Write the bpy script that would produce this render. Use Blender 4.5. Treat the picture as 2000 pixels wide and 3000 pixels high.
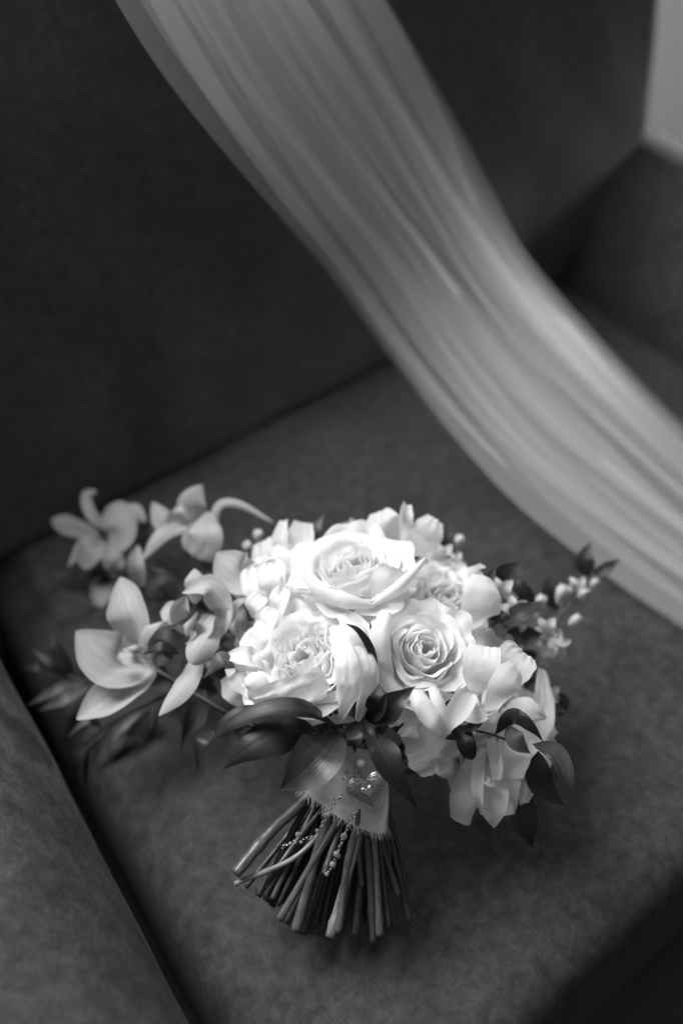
import bpy, math, random
import numpy as np
from mathutils import Vector, noise

for o in list(bpy.data.objects):
    bpy.data.objects.remove(o)
sc = bpy.context.scene
col = sc.collection
rad = math.radians

# ---------------------------------------------------------------- camera
H = 0.66                     # camera height above the seat cushion (m)
FOC = 2917.0                 # 35 mm lens on a 24x36 sensor, photo 2000x3000
S45 = math.sqrt(0.5)
CAM = np.array([0.0, 0.0, H])
FWD = np.array([0.0, S45, -S45]); UPV = np.array([0.0, S45, S45]); RGT = np.array([1.0, 0, 0])
cd = bpy.data.cameras.new('camera'); cam = bpy.data.objects.new('camera', cd); col.objects.link(cam)
cam.location = CAM; cam.rotation_euler = (rad(45), 0, 0)
cd.sensor_fit = 'VERTICAL'; cd.sensor_height = 36.0; cd.sensor_width = 24.0; cd.lens = FOC / 3000 * 36
cd.clip_start = 0.01; cd.clip_end = 50
cd.dof.use_dof = True; cd.dof.focus_distance = 0.628; cd.dof.aperture_fstop = 2.0
sc.camera = cam

# ---------------------------------------------------------------- light
w = bpy.data.worlds.new('World'); sc.world = w; w.use_nodes = True
bg = w.node_tree.nodes['Background']; bg.inputs[0].default_value = (1, 1, 1, 1); bg.inputs[1].default_value = 0.15

def area(name, loc, target, size, power):
    l = bpy.data.lights.new(name, 'AREA'); l.shape = 'RECTANGLE'; l.size, l.size_y = size; l.energy = power
    o = bpy.data.objects.new(name, l); col.objects.link(o); o.location = loc
    o.rotation_euler = (Vector(target) - Vector(loc)).to_track_quat('-Z', 'Y').to_euler()
    return o
area('window_light', (-1.06, 1.02, 1.74), (0.05, 0.5, 0.05), (1.2, 1.0), 75)
area('overhead_fill', (0.0, 0.7, 2.3), (0.0, 0.55, 0.0), (1.8, 1.2), 5)  # added soft fill lamp, stands in for light bounced from above
lf = area('arm_rim_fill', (1.22, 1.82, 0.42), (0.52, 1.18, 0.10), (0.35, 0.25), 1.9)  # added narrow lamp to brighten the top edge of the right arm
lf.data.spread = rad(28)

sc.view_settings.view_transform = 'Standard'; sc.view_settings.look = 'None'
sc.view_settings.exposure = 0.0; sc.view_settings.gamma = 1.0
sc.render.engine = 'CYCLES'
cy = sc.cycles
cy.use_denoising = True
cy.max_bounces = 16; cy.diffuse_bounces = 10; cy.transmission_bounces = 8; cy.transparent_max_bounces = 24
cy.sample_clamp_indirect = 6.0
cy.caustics_reflective = False; cy.caustics_refractive = False

# ---------------------------------------------------------------- geometry helpers
def C(x, y, d):
    """point seen at photo position (x, y), d metres along the lens axis"""
    return CAM + d * (FWD + RGT * ((x - 1000) / FOC) - UPV * ((y - 1500) / FOC))
def cv(r, u, t):
    v = RGT * r + UPV * u - FWD * t
    return v / np.linalg.norm(v)
def nrmz(v):
    v = np.asarray(v, float); return v / max(1e-9, np.linalg.norm(v))
def smooth(a, b, x):
    t = np.clip((x - a) / (b - a), 0, 1); return t * t * (3 - 2 * t)
def catmull(P, n, ts=None):
    P = np.asarray(P, float)
    if len(P) == 2: P = np.array([P[0], (P[0] + P[1]) / 2, P[1]])
    Q = np.vstack([2 * P[0] - P[1], P, 2 * P[-1] - P[-2]])
    ts = np.linspace(0, 1, n) if ts is None else ts
    out = []
    for t in ts:
        s = min(t * (len(P) - 1), len(P) - 1 - 1e-9); i = int(s); f = s - i
        a, b, c, d = Q[i], Q[i + 1], Q[i + 2], Q[i + 3]
        out.append(0.5 * (2 * b + (c - a) * f + (2 * a - 5 * b + 4 * c - d) * f * f + (3 * b - a - 3 * c + d) * f ** 3))
    return np.array(out)

WLOC = {}
def empty(name, loc, parent=None):
    o = bpy.data.objects.new(name, None); col.objects.link(o)
    o.empty_display_size = 0.01
    WLOC[o.name] = np.array(loc, float)
    if parent is not None:
        o.parent = parent; loc = np.array(loc) - WLOC[parent.name]
    o.location = loc
    return o
def tag(o, label=None, cat=None, group=None, kind=None):
    if label: o['label'] = label
    if cat: o['category'] = cat
    if group: o['group'] = group
    if kind: o['kind'] = kind
    return o
def mesh_obj(name, verts, faces, mat, parent=None, uv=None, smooth_=True, origin=None, mats=None, fm=None):
    verts = np.asarray(verts, float)
    og = verts[0] if origin is None else np.asarray(origin, float)
    me = bpy.data.meshes.new(name)
    me.from_pydata((verts - og).tolist(), [], faces)
    if smooth_: me.polygons.foreach_set('use_smooth', [True] * len(me.polygons))
    if uv is not None:
        ul = me.uv_layers.new(name='UVMap'); uv = np.asarray(uv, float)
        li = np.zeros(len(me.loops), int); me.loops.foreach_get('vertex_index', li)
        ul.data.foreach_set('uv', uv[li].ravel())
    me.materials.append(mat)
    if mats:
        for m in mats: me.materials.append(m)
        me.polygons.foreach_set('material_index', fm)
    me.update()
    o = bpy.data.objects.new(name, me); col.objects.link(o)
    WLOC[o.name] = og
    if parent is not None:
        o.parent = parent; o.location = og - WLOC[parent.name]
    else: o.location = og
    return o
def grid_faces(nu, nv, close_u=False):
    f = []
    for j in range(nv - 1):
        for i in range(nu if close_u else nu - 1):
            i2 = (i + 1) % nu
            f.append((j * nu + i, j * nu + i2, (j + 1) * nu + i2, (j + 1) * nu + i))
    return f

# ---------------------------------------------------------------- materials
def mat(name):
    m = bpy.data.materials.new(name); m.use_nodes = True
    nt = m.node_tree; nt.nodes.clear()
    out = nt.nodes.new('ShaderNodeOutputMaterial')
    return m, nt, out
def N(nt, t, **k):
    n = nt.nodes.new('ShaderNode' + t)
    for a, b in k.items():
        if a.startswith('i_'):
            key = a[2:]; key = int(key) if key.isdigit() else key.replace('_', ' ')
            n.inputs[key].default_value = b
        else: setattr(n, a, b)
    return n
def L(nt, a, b): nt.links.new(a, b)
def g(v): return (v, v, v, 1)
def ramp(nt, stops):
    r = nt.nodes.new('ShaderNodeValToRGB'); e = r.color_ramp.elements
    e[0].position, e[0].color = stops[0][0], g(stops[0][1]); e[1].position, e[1].color = stops[-1][0], g(stops[-1][1])
    for p, v in stops[1:-1]:
        q = e.new(p); q.color = g(v)
    return r

def petal_mat(name, base, trans, rough=0.55, spec=0.25, vein=0.08, bump=0.4, sx=34):
    m, nt, out = mat(name)
    uv = N(nt, 'UVMap')
    mp = N(nt, 'Mapping'); mp.inputs['Scale'].default_value = (sx, 2.2, 1); L(nt, uv.outputs[0], mp.inputs[0])
    n1 = N(nt, 'TexNoise', i_Scale=1.0, i_Detail=4.0, i_Roughness=0.6); L(nt, mp.outputs[0], n1.inputs['Vector'])
    tc = N(nt, 'TexCoord')
    n2 = N(nt, 'TexNoise', i_Scale=260.0, i_Detail=3.0); L(nt, tc.outputs['Object'], n2.inputs['Vector'])
    r = ramp(nt, [(0.3, base * (1 - vein)), (0.7, base * (1 + vein * 0.5))]); L(nt, n1.outputs[0], r.inputs[0])
    ad = N(nt, 'Math', operation='MULTIPLY_ADD'); L(nt, n2.outputs[0], ad.inputs[0]); ad.inputs[1].default_value = 0.6; L(nt, n1.outputs[0], ad.inputs[2])
    bp = N(nt, 'Bump', i_Strength=bump, i_Distance=0.0006); L(nt, ad.outputs[0], bp.inputs['Height'])
    p = N(nt, 'BsdfPrincipled', i_Roughness=rough); p.inputs['Specular IOR Level'].default_value = spec
    L(nt, r.outputs[0], p.inputs['Base Color']); L(nt, bp.outputs[0], p.inputs['Normal'])
    t = N(nt, 'BsdfTranslucent'); L(nt, r.outputs[0], t.inputs[0]); L(nt, bp.outputs[0], t.inputs['Normal'])
    mx = N(nt, 'MixShader', i_0=trans); L(nt, p.outputs[0], mx.inputs[1]); L(nt, t.outputs[0], mx.inputs[2])
    L(nt, mx.outputs[0], out.inputs[0])
    return m
M_ROSE = petal_mat('rose_petal', 0.93, 0.45, spec=0.15)
M_PEA = petal_mat('sweet_pea_petal', 0.91, 0.45, vein=0.10, sx=60, spec=0.15)
M_ORCH = petal_mat('orchid_petal', 0.56, 0.32, rough=0.5, spec=0.25, vein=0.22, bump=0.3, sx=18)
M_BUD = petal_mat('bud_petal', 0.62, 0.25, rough=0.5)

def leaf_mat(name, base, rough):
    m, nt, out = mat(name)
    uv = N(nt, 'UVMap'); sp = N(nt, 'SeparateXYZ'); L(nt, uv.outputs[0], sp.inputs[0])
    mp = N(nt, 'Mapping'); mp.inputs['Scale'].default_value = (26, 1.3, 1); L(nt, uv.outputs[0], mp.inputs[0])
    n1 = N(nt, 'TexNoise', i_Scale=1.0, i_Detail=3.0); L(nt, mp.outputs[0], n1.inputs['Vector'])
    tc = N(nt, 'TexCoord'); n2 = N(nt, 'TexNoise', i_Scale=55.0, i_Detail=4.0); L(nt, tc.outputs['Object'], n2.inputs['Vector'])
    c1 = ramp(nt, [(0.3, base * 0.65), (0.7, base * 1.45)]); L(nt, n2.outputs[0], c1.inputs[0])
    vr = ramp(nt, [(0.35, 0.72), (0.65, 1.3)]); L(nt, n1.outputs[0], vr.inputs[0]); vm = N(nt, 'MixRGB', blend_type='MULTIPLY', i_0=1.0); L(nt, c1.outputs[0], vm.inputs[1]); L(nt, vr.outputs[0], vm.inputs[2]); c1 = vm
    # pale midrib
    s1 = N(nt, 'Math', operation='SUBTRACT'); L(nt, sp.outputs[0], s1.inputs[0]); s1.inputs[1].default_value = 0.5
    ab = N(nt, 'Math', operation='ABSOLUTE'); L(nt, s1.outputs[0], ab.inputs[0])
    mr = N(nt, 'MapRange'); L(nt, ab.outputs[0], mr.inputs[0]); mr.inputs[1].default_value = 0.004; mr.inputs[2].default_value = 0.03
    mr.inputs[3].default_value = 1; mr.inputs[4].default_value = 0
    mc = N(nt, 'MixRGB'); L(nt, c1.outputs[0], mc.inputs[1]); mc.inputs[2].default_value = g(base * 1.9)
    mm = N(nt, 'Math', operation='MULTIPLY'); L(nt, mr.outputs[0], mm.inputs[0]); mm.inputs[1].default_value = 0.6; L(nt, mm.outputs[0], mc.inputs[0])
    bp = N(nt, 'Bump', i_Strength=0.5, i_Distance=0.0006); L(nt, n1.outputs[0], bp.inputs['Height'])
    rr = ramp(nt, [(0.3, rough - 0.08), (0.7, rough + 0.14)]); L(nt, n2.outputs[0], rr.inputs[0])
    p = N(nt, 'BsdfPrincipled'); L(nt, mc.outputs[0], p.inputs['Base Color']); L(nt, rr.outputs[0], p.inputs['Roughness']); L(nt, bp.outputs[0], p.inputs['Normal'])
    p.inputs['Specular IOR Level'].default_value = 0.5
    t = N(nt, 'BsdfTranslucent', i_0=g(base * 1.6))
    mx = N(nt, 'MixShader', i_0=0.12); L(nt, p.outputs[0], mx.inputs[1]); L(nt, t.outputs[0], mx.inputs[2]); L(nt, mx.outputs[0], out.inputs[0])
    return m
M_LEAF = leaf_mat('glossy_leaf', 0.024, 0.36)
M_LEAF2 = leaf_mat('dull_leaf', 0.030, 0.5)
M_LEAF3 = leaf_mat('pale_leaf', 0.10, 0.42)

def stem_mat(name, base):
    m, nt, out = mat(name)
    tc = N(nt, 'UVMap'); mp = N(nt, 'Mapping'); mp.inputs['Scale'].default_value = (14, 3.0, 1); L(nt, tc.outputs[0], mp.inputs[0])
    n = N(nt, 'TexNoise', i_Scale=1.0, i_Detail=5.0); L(nt, mp.outputs[0], n.inputs['Vector'])
    r = ramp(nt, [(0.3, base * 0.45), (0.75, base * 1.5)]); L(nt, n.outputs[0], r.inputs[0])
    bp = N(nt, 'Bump', i_Strength=0.5, i_Distance=0.0006); L(nt, n.outputs[0], bp.inputs['Height'])
    p = N(nt, 'BsdfPrincipled', i_Roughness=0.33); L(nt, r.outputs[0], p.inputs['Base Color']); L(nt, bp.outputs[0], p.inputs['Normal'])
    L(nt, p.outputs[0], out.inputs[0])
    return m
M_STEM = stem_mat('stem_dark', 0.04); M_STEM2 = stem_mat('stem_mid', 0.10); M_STEM3 = stem_mat('stem_pale', 0.26)

def velvet(name, base, rib_rot, rib=0.16, mott=0.36):
    m, nt, out = mat(name)
    tc = N(nt, 'TexCoord')
    mp = N(nt, 'Mapping'); mp.inputs['Rotation'].default_value = (0, 0, rib_rot); L(nt, tc.outputs['Object'], mp.inputs[0])
    n1 = N(nt, 'TexNoise', i_Scale=95.0, i_Detail=5.0, i_Roughness=0.62, i_Distortion=0.4); L(nt, tc.outputs['Object'], n1.inputs['Vector'])
    n2 = N(nt, 'TexNoise', i_Scale=14.0, i_Detail=3.0); L(nt, tc.outputs['Object'], n2.inputs['Vector'])
    mpb = N(nt, 'Mapping'); mpb.inputs['Scale'].default_value = (260, 1150, 400); L(nt, mp.outputs[0], mpb.inputs[0]); mp = mpb
    wv = N(nt, 'TexNoise', i_Scale=1.0, i_Detail=1.0); L(nt, mp.outputs[0], wv.inputs['Vector'])
    r1 = ramp(nt, [(0.3, 1 - mott), (0.7, 1 + mott)]); L(nt, n1.outputs[0], r1.inputs[0])
    r2 = ramp(nt, [(0.3, 0.86), (0.7, 1.14)]); L(nt, n2.outputs[0], r2.inputs[0])
    r3 = ramp(nt, [(0.3, 1 - rib), (0.7, 1 + rib)]); L(nt, wv.outputs[0], r3.inputs[0])
    a = N(nt, 'MixRGB', blend_type='MULTIPLY', i_0=1.0); L(nt, r1.outputs[0], a.inputs[1]); L(nt, r2.outputs[0], a.inputs[2])
    b = N(nt, 'MixRGB', blend_type='MULTIPLY', i_0=1.0); L(nt, a.outputs[0], b.inputs[1]); L(nt, r3.outputs[0], b.inputs[2])
    c = N(nt, 'MixRGB', blend_type='MULTIPLY', i_0=1.0); L(nt, b.outputs[0], c.inputs[1]); c.inputs[2].default_value = g(base)
    bp = N(nt, 'Bump', i_Strength=0.35, i_Distance=0.0006); L(nt, wv.outputs[0], bp.inputs['Height'])
    p = N(nt, 'BsdfPrincipled', i_Roughness=0.9); p.inputs['Specular IOR Level'].default_value = 0.1
    p.inputs['Sheen Weight'].default_value = 0.06; p.inputs['Sheen Roughness'].default_value = 0.4; p.inputs['Sheen Tint'].default_value = g(0.6)
    L(nt, c.outputs[0], p.inputs['Base Color']); L(nt, bp.outputs[0], p.inputs['Normal']); L(nt, p.outputs[0], out.inputs[0])
    return m
M_VELVET = velvet('velvet', 0.050, rad(52), 0.14)
M_VELVET_ARM = velvet('velvet_arm', 0.052, rad(56.4), 0.24)
M_VELVET_BACK = velvet('velvet_back', 0.082, rad(52), 0.1, 0.22)

def simple(name, base, rough=0.6, metal=0.0, spec=0.5, bump=0, bscale=100, var=0.15):
    m, nt, out = mat(name)
    tc = N(nt, 'TexCoord'); n = N(nt, 'TexNoise', i_Scale=bscale, i_Detail=4.0); L(nt, tc.outputs['Object'], n.inputs['Vector'])
    r = ramp(nt, [(0.3, base * (1 - var)), (0.7, min(1, base * (1 + var)))]); L(nt, n.outputs[0], r.inputs[0])
    p = N(nt, 'BsdfPrincipled', i_Roughness=rough, i_Metallic=metal); p.inputs['Specular IOR Level'].default_value = spec
    L(nt, r.outputs[0], p.inputs['Base Color'])
    if bump:
        bp = N(nt, 'Bump', i_Strength=bump, i_Distance=0.0006); L(nt, n.outputs[0], bp.inputs['Height']); L(nt, bp.outputs[0], p.inputs['Normal'])
    L(nt, p.outputs[0], out.inputs[0])
    return m
M_WALL = simple('wall_paint', 0.55, 0.8, bscale=6, var=0.04)
M_FLOOR = simple('floor_boards', 0.05, 0.6, bscale=8, var=0.2)
M_SILVER = simple('silver', 0.62, 0.28, 1.0, bscale=300, var=0.1)
M_ENGR = simple('engraved_silver', 0.30, 0.34, 1.0, bump=1.0, bscale=900, var=0.6)
M_PEARL = simple('pearl', 0.7, 0.12, 0.0, spec=0.7, bscale=200, var=0.04)
M_CHAIN = simple('chain_metal', 0.45, 0.25, 1.0, bscale=300, var=0.1)
m, nt, out = mat('glass_bead'); p = N(nt, 'BsdfPrincipled', i_Roughness=0.06); p.inputs['Base Color'].default_value = g(0.75)
p.inputs['Transmission Weight'].default_value = 0.75; p.inputs['IOR'].default_value = 1.5; L(nt, p.outputs[0], out.inputs[0]); M_BEAD = m

# gauze ribbon
m, nt, out = mat('gauze_ribbon')
tc = N(nt, 'UVMap'); mp = N(nt, 'Mapping'); mp.inputs['Scale'].default_value = (9, 5, 1); mp.inputs['Rotation'].default_value = (0, 0, 0.5); L(nt, tc.outputs[0], mp.inputs[0])
n = N(nt, 'TexNoise', i_Scale=1.0, i_Detail=5.0); L(nt, mp.outputs[0], n.inputs['Vector'])
mp2 = N(nt, 'Mapping'); mp2.inputs['Scale'].default_value = (120, 60, 1); L(nt, tc.outputs[0], mp2.inputs[0])
ck = N(nt, 'TexNoise', i_Scale=1.0, i_Detail=2.0); L(nt, mp2.outputs[0], ck.inputs['Vector'])
r = ramp(nt, [(0.3, 0.42), (0.7, 0.66)]); L(nt, n.outputs[0], r.inputs[0])
ad = N(nt, 'Math', operation='MULTIPLY_ADD'); L(nt, ck.outputs[0], ad.inputs[0]); ad.inputs[1].default_value = 0.25; L(nt, n.outputs[0], ad.inputs[2])
bp = N(nt, 'Bump', i_Strength=0.7, i_Distance=0.0012); L(nt, ad.outputs[0], bp.inputs['Height'])
p = N(nt, 'BsdfPrincipled', i_Roughness=0.85); p.inputs['Sheen Weight'].default_value = 0.2
L(nt, r.outputs[0], p.inputs['Base Color']); L(nt, bp.outputs[0], p.inputs['Normal']); L(nt, p.outputs[0], out.inputs[0]); M_RIB = m

# tulle: an open net, so part of the light and the view passes straight through
def tulle(name, fac):
    m, nt, out = mat(name)
    d = N(nt, 'BsdfDiffuse', i_0=g(0.8)); t = N(nt, 'BsdfTranslucent', i_0=g(0.8))
    mx = N(nt, 'MixShader', i_0=0.5); L(nt, d.outputs[0], mx.inputs[1]); L(nt, t.outputs[0], mx.inputs[2])
    tr = N(nt, 'BsdfTransparent')
    m2 = N(nt, 'MixShader', i_0=fac); L(nt, tr.outputs[0], m2.inputs[1]); L(nt, mx.outputs[0], m2.inputs[2])
    L(nt, m2.outputs[0], out.inputs[0])
    return m
M_TULLE = tulle('tulle', 0.165)

# ================================================================ SETTING
def quad(name, pts, m, kind, label, cat):
    o = mesh_obj(name, pts, [(0, 1, 2, 3)], m, smooth_=False); tag(o, label, cat, kind=kind); return o
quad('floor', [(-4, -2, -.42), (5, -2, -.42), (5, 6, -.42), (-4, 6, -.42)], M_FLOOR, 'structure', 'grey floor far below the armchair seat', 'floor')
quad('wall', [(-4, 2.2, -.42), (5, 2.2, -.42), (5, 2.2, 2.2), (-4, 2.2, 2.2)], M_WALL, 'structure', 'pale blurred wall behind the armchair at top right', 'wall')

# ================================================================ ARMCHAIR
BL = np.array([-0.339, 0.576, 0.0]); BR = np.array([0.274, 1.077, 0.0])    # rear seat corners
WD = nrmz(BR - BL); AF = np.array([0.553, -0.833, 0.0])                     # across the seat; towards the front along the arms
DB = np.array([-WD[1], WD[0], 0])                                           # towards the back
chair = empty('armchair', BL + WD * 0.4 - DB * 0.28 + np.array([0, 0, -0.42]))
tag(chair, 'dark velvet armchair with sloping rolled arms and a tall padded back', 'armchair')
SEATD = 0.574 / abs(AF @ DB)
# seat cushion: rounded sheet with sides
def seat():
    nu, nv = 90, 70
    R = 0.03; verts = []; uvs = []
    Wd = np.linalg.norm(BR - BL)
    us = np.concatenate([[-1], np.linspace(0, 1, nu - 2) ** 1.0, [2]])
    vs = np.concatenate([[-1], np.linspace(0, 1, nv - 2), [2]])
    def spaced(n):
        a = np.linspace(0, 1, n); return a
    for v in vs:
        for u in us:
            uu = min(max(u, 0), 1); vv = min(max(v, 0), 1)
            # denser sampling close to the edges
            uu = 0.5 - 0.5 * math.cos(math.pi * uu); vv = 0.5 - 0.5 * math.cos(math.pi * vv)
            eu = min(uu, 1 - uu) * Wd; ev = min(vv, 1 - vv) * SEATD
            z = 0
            for e, R in ((eu, .05 if uu < .5 else .03), (ev, .03)):
                if e < R: z -= R - math.sqrt(max(0, R * R - (R - e) ** 2))
            if u < 0 or u > 1 or v < 0 or v > 1: z = -0.17
            p = BL - AF * 0.09 + WD * 0.018 + (BR - BL - WD * 0.022) * uu + AF * (SEATD + 0.09) * vv
            z += 0.003 * noise.noise(Vector((p[0] * 9, p[1] * 9, 1.3))) + 0.0012 * noise.noise(Vector((p[0] * 32, p[1] * 32, 4)))
            verts.append((p[0], p[1], z)); uvs.append((uu, vv))
    return mesh_obj('seat_cushion', verts, grid_faces(nu, nv), M_VELVET, chair, uv=uvs, origin=(0, 0, 0))
seat()
# arms: a convex face rising outwards from the seat, rolled over the top
PROF = [(-.004, -.16), (-.004, -.05), (.002, -.012), (.012, .022), (.03, .058), (.055, .092), (.085, .116), (.118, .129), (.15, .127), (.18, .112), (.2, .085), (.21, .045), (.212, -.05), (.212, -.42)]
PROF_L = [(.006, -.16), (.004, -.05), (.001, -.01), (.0, .022), (.006, .058), (.022, .09), (.048, .115), (.082, .13), (.12, .134), (.16, .126), (.192, .1), (.21, .055), (.212, -.05), (.212, -.42)]
def arm(base, out, back_ext, front_len, PF=PROF):
    prof = catmull(PF, 60); n = 60; vs = []
    ts = np.linspace(-back_ext, front_len, n)
    for k, t in enumerate(ts):
        sh = 1.0 - 0.0 * t
        rnd = max(0, (t - (front_len - 0.05)) / 0.05)
        ins = 0.03 * (1 - math.sqrt(max(0, 1 - rnd * rnd)))
        for (o_, z) in prof:
            oo = o_ + (0.1 - o_) * ins / 0.12
            zz = z - ins * (1 if z > 0 else 0)
            p = base + AF * t + out * oo
            nz = 0.0016 * noise.noise(Vector((p[0] * 14, p[1] * 14, zz * 14)))
            vs.append((p[0] + out[0] * nz, p[1] + out[1] * nz, zz + nz))
    f = grid_faces(len(prof), n); m = len(prof)
    f.append(tuple(range(m))); f.append(tuple((n - 1) * m + i for i in reversed(range(m))))
    return mesh_obj('arm', vs, f, M_VELVET_ARM, chair, origin=(0, 0, 0))
ARO = nrmz(np.array([-AF[1], AF[0], 0])); 
arm(BL + ARO * .002, -ARO, 0.06, SEATD + 0.02, PROF_L); arm(BR, ARO, 0.06, SEATD + 0.02)
# back: padded slab leaning back, narrower between the arms
LEAN = rad(10); BU = DB * math.sin(LEAN) + np.array([0, 0, math.cos(LEAN)]); BN = np.cross(WD, BU) * 1.0
BN = nrmz(BN if BN @ (-DB) > 0 else -BN)
BH = 0.50; Wd = np.linalg.norm(BR - BL)
def back():
    def half(b):      # extra half width at height b
        return 0.005 + 0.135 * smooth(0.0, 1.0, np.clip((b - 0.0) / 0.145, 0, 1)) if b < 0.145 else 0.14
    nb, na = 70, 90; R = 0.022; T = 0.15; vs = []
    bs = np.concatenate([[0], BH * (0.5 - 0.5 * np.cos(np.pi * np.linspace(0, 1, nb - 2))), [BH]])
    for j, b in enumerate(bs):
        e = half(b); c = 0.03
        for i in range(na):
            a = np.clip((i - 1) / (na - 3), 0, 1); a = 0.5 - 0.5 * math.cos(math.pi * a)
            wpos = -e + (Wd + 2 * e) * a
            ea = min(a, 1 - a) * (Wd + 2 * e); eb = min(b, BH - b)
            off = 0
            for ed in (ea, eb):
                if ed < R: off -= R - math.sqrt(max(0, R * R - (R - ed) ** 2))
            off += 0.014 * math.sin(math.pi * min(1, max(0, b / BH))) ** 0.7 + 0.004
            if j in (0, nb - 1) or i in (0, na - 1): off = -T
            p = BL + WD * wpos + BU * (b - .012)
            off += 0.0025 * noise.noise(Vector((wpos * 11, b * 11, 7.7)))
            vs.append(p + BN * off)
    m = na; f = grid_faces(na, nb); f.append(tuple([i for i in range(na)] + [j * na + na - 1 for j in range(1, nb)] + [(nb - 1) * na + i for i in range(na - 2, -1, -1)] + [j * na for j in range(nb - 2, 0, -1)]))
    return mesh_obj('backrest', vs, f, M_VELVET_BACK, chair, origin=(0, 0, 0))
back()
b0 = BL - DB * 0.0; 
def prism(name, base_pts, z0, z1, m, parent):
    n = len(base_pts); v = [(p[0], p[1], z0) for p in base_pts] + [(p[0], p[1], z1) for p in base_pts]
    f = [tuple(range(n - 1, -1, -1)), tuple(range(n, 2 * n))] + [(i, (i + 1) % n, n + (i + 1) % n, n + i) for i in range(n)]
    return mesh_obj(name, v, f, m, parent, smooth_=False, origin=(0, 0, 0))
prism('base', [BL - ARO * .19 - AF * .1, BR + ARO * .19 - AF * .1, BR + ARO * .19 + AF * (SEATD - .02), BL - ARO * .19 + AF * (SEATD - .02)], -.42, -.165, M_VELVET, chair)

# ================================================================ VEIL
veil = empty('veil', C(700, 300, .8)); tag(veil, 'long translucent white tulle veil draped in folds down the chair back', 'veil')
LE = [(120, -420, .66), (215, -260, .665), (350, 0, .685), (520, 260, .715), (740, 540, .775), (960, 800, .85), (1130, 1040, .89), (1300, 1270, .90), (1500, 1490, .885), (1750, 1690, .86), (2000, 1860, .825), (2250, 2010, .79), (2600, 2230, .745)]
RE = [(740, -420, .79), (860, -260, .80), (1050, 0, .835), (1165, 200, .88), (1285, 420, .935), (1372, 590, .98), (1450, 730, 1.015), (1545, 850, 1.035), (1690, 1000, 1.03), (1890, 1200, 1.0), (2110, 1400, .96), (2350, 1580, .91), (2780, 1850, .815)]
def veil_layer(seed, turns, zoff, name='tulle_layer'):
    """one length of net gathered into soft knife folds: across the veil the cloth runs forwards and doubles back"""
    rs = random.Random(seed); n, per = 120, 12
    K = len(turns); le = catmull(LE, n); re = catmull(RE, n)
    dr = [(rs.uniform(-.09, .09), rs.uniform(0, 6.28), rs.uniform(1.5, 4.0), rs.uniform(.005, .02), rs.uniform(4, 9)) for _ in turns]
    bow = [rs.uniform(-.006, .006) for _ in turns]
    vs = []; m = (K - 1) * per + 1
    for i in range(n):
        s = i / (n - 1); A = C(*le[i]); B_ = C(*re[i]); side = B_ - A
        a, b = max(0, i - 1), min(n - 1, i + 1)
        tan = C(*le[b]) + C(*re[b]) - C(*le[a]) - C(*re[a])
        nr = nrmz(np.cross(side, tan))
        if nr @ (-FWD) < 0: nr = -nr
        T = []
        for k, t in enumerate(turns):
            d0, p0, f0, a1, f1 = dr[k]; e = 0 if t < .02 or t > .98 else 1
            T.append(t + e * (d0 * (s - .35) + .035 * math.sin(f0 * s * 3 + p0) + a1 * math.sin(f1 * s * 2 + p0 * 2)) + (1 - e) * .4 * a1 * math.sin(f1 * s * 2 + p0))
        for j in range(m):
            k = min(j // per, K - 2); f = (j - k * per) / per
            fs = f if 0 else .5 - .5 * math.cos(math.pi * f)
            t = T[k] * (1 - fs) + T[k + 1] * fs
            back = 1 if T[k + 1] < T[k] else 0
            d = zoff + .0035 * (k * .35 + math.sin(math.pi * f) * (.8 if back else -.3)) + bow[k] * math.sin(math.pi * f)
            d += .006 * math.sin(7 * s + 3 * t + seed) + .0015 * noise.noise(Vector((t * 14, s * 5, seed)))
            vs.append(A + side * t + nr * d)
    return mesh_obj(name, vs, grid_faces(m, n), M_TULLE, veil, origin=WLOC[veil.name])
veil_layer(3, [0, .20, .12, .40, .30, .55, .47, .70, .64, .86, .74, .94, .90, 1.0], .002)
veil_layer(8, [.02, .09, .06, .28, .17, .50, .36, .62, .58, .80, .68, .985], .012)
veil_layer(41, [-.008, .30, .22, .48], .006)
veil_layer(52, [.60, .84, .79, 1.01], .005)
veil_layer(15, [.14, .46, .42, .60, .52, .78, .72, .96], .020)

# ================================================================ BOUQUET
BQ = C(1040, 2300, .66); BQ[2] = 0.0
bouquet = empty('bouquet', BQ)
tag(bouquet, 'bridal bouquet of white roses, orchids and dark leaves lying on the seat', 'bouquet')

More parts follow.
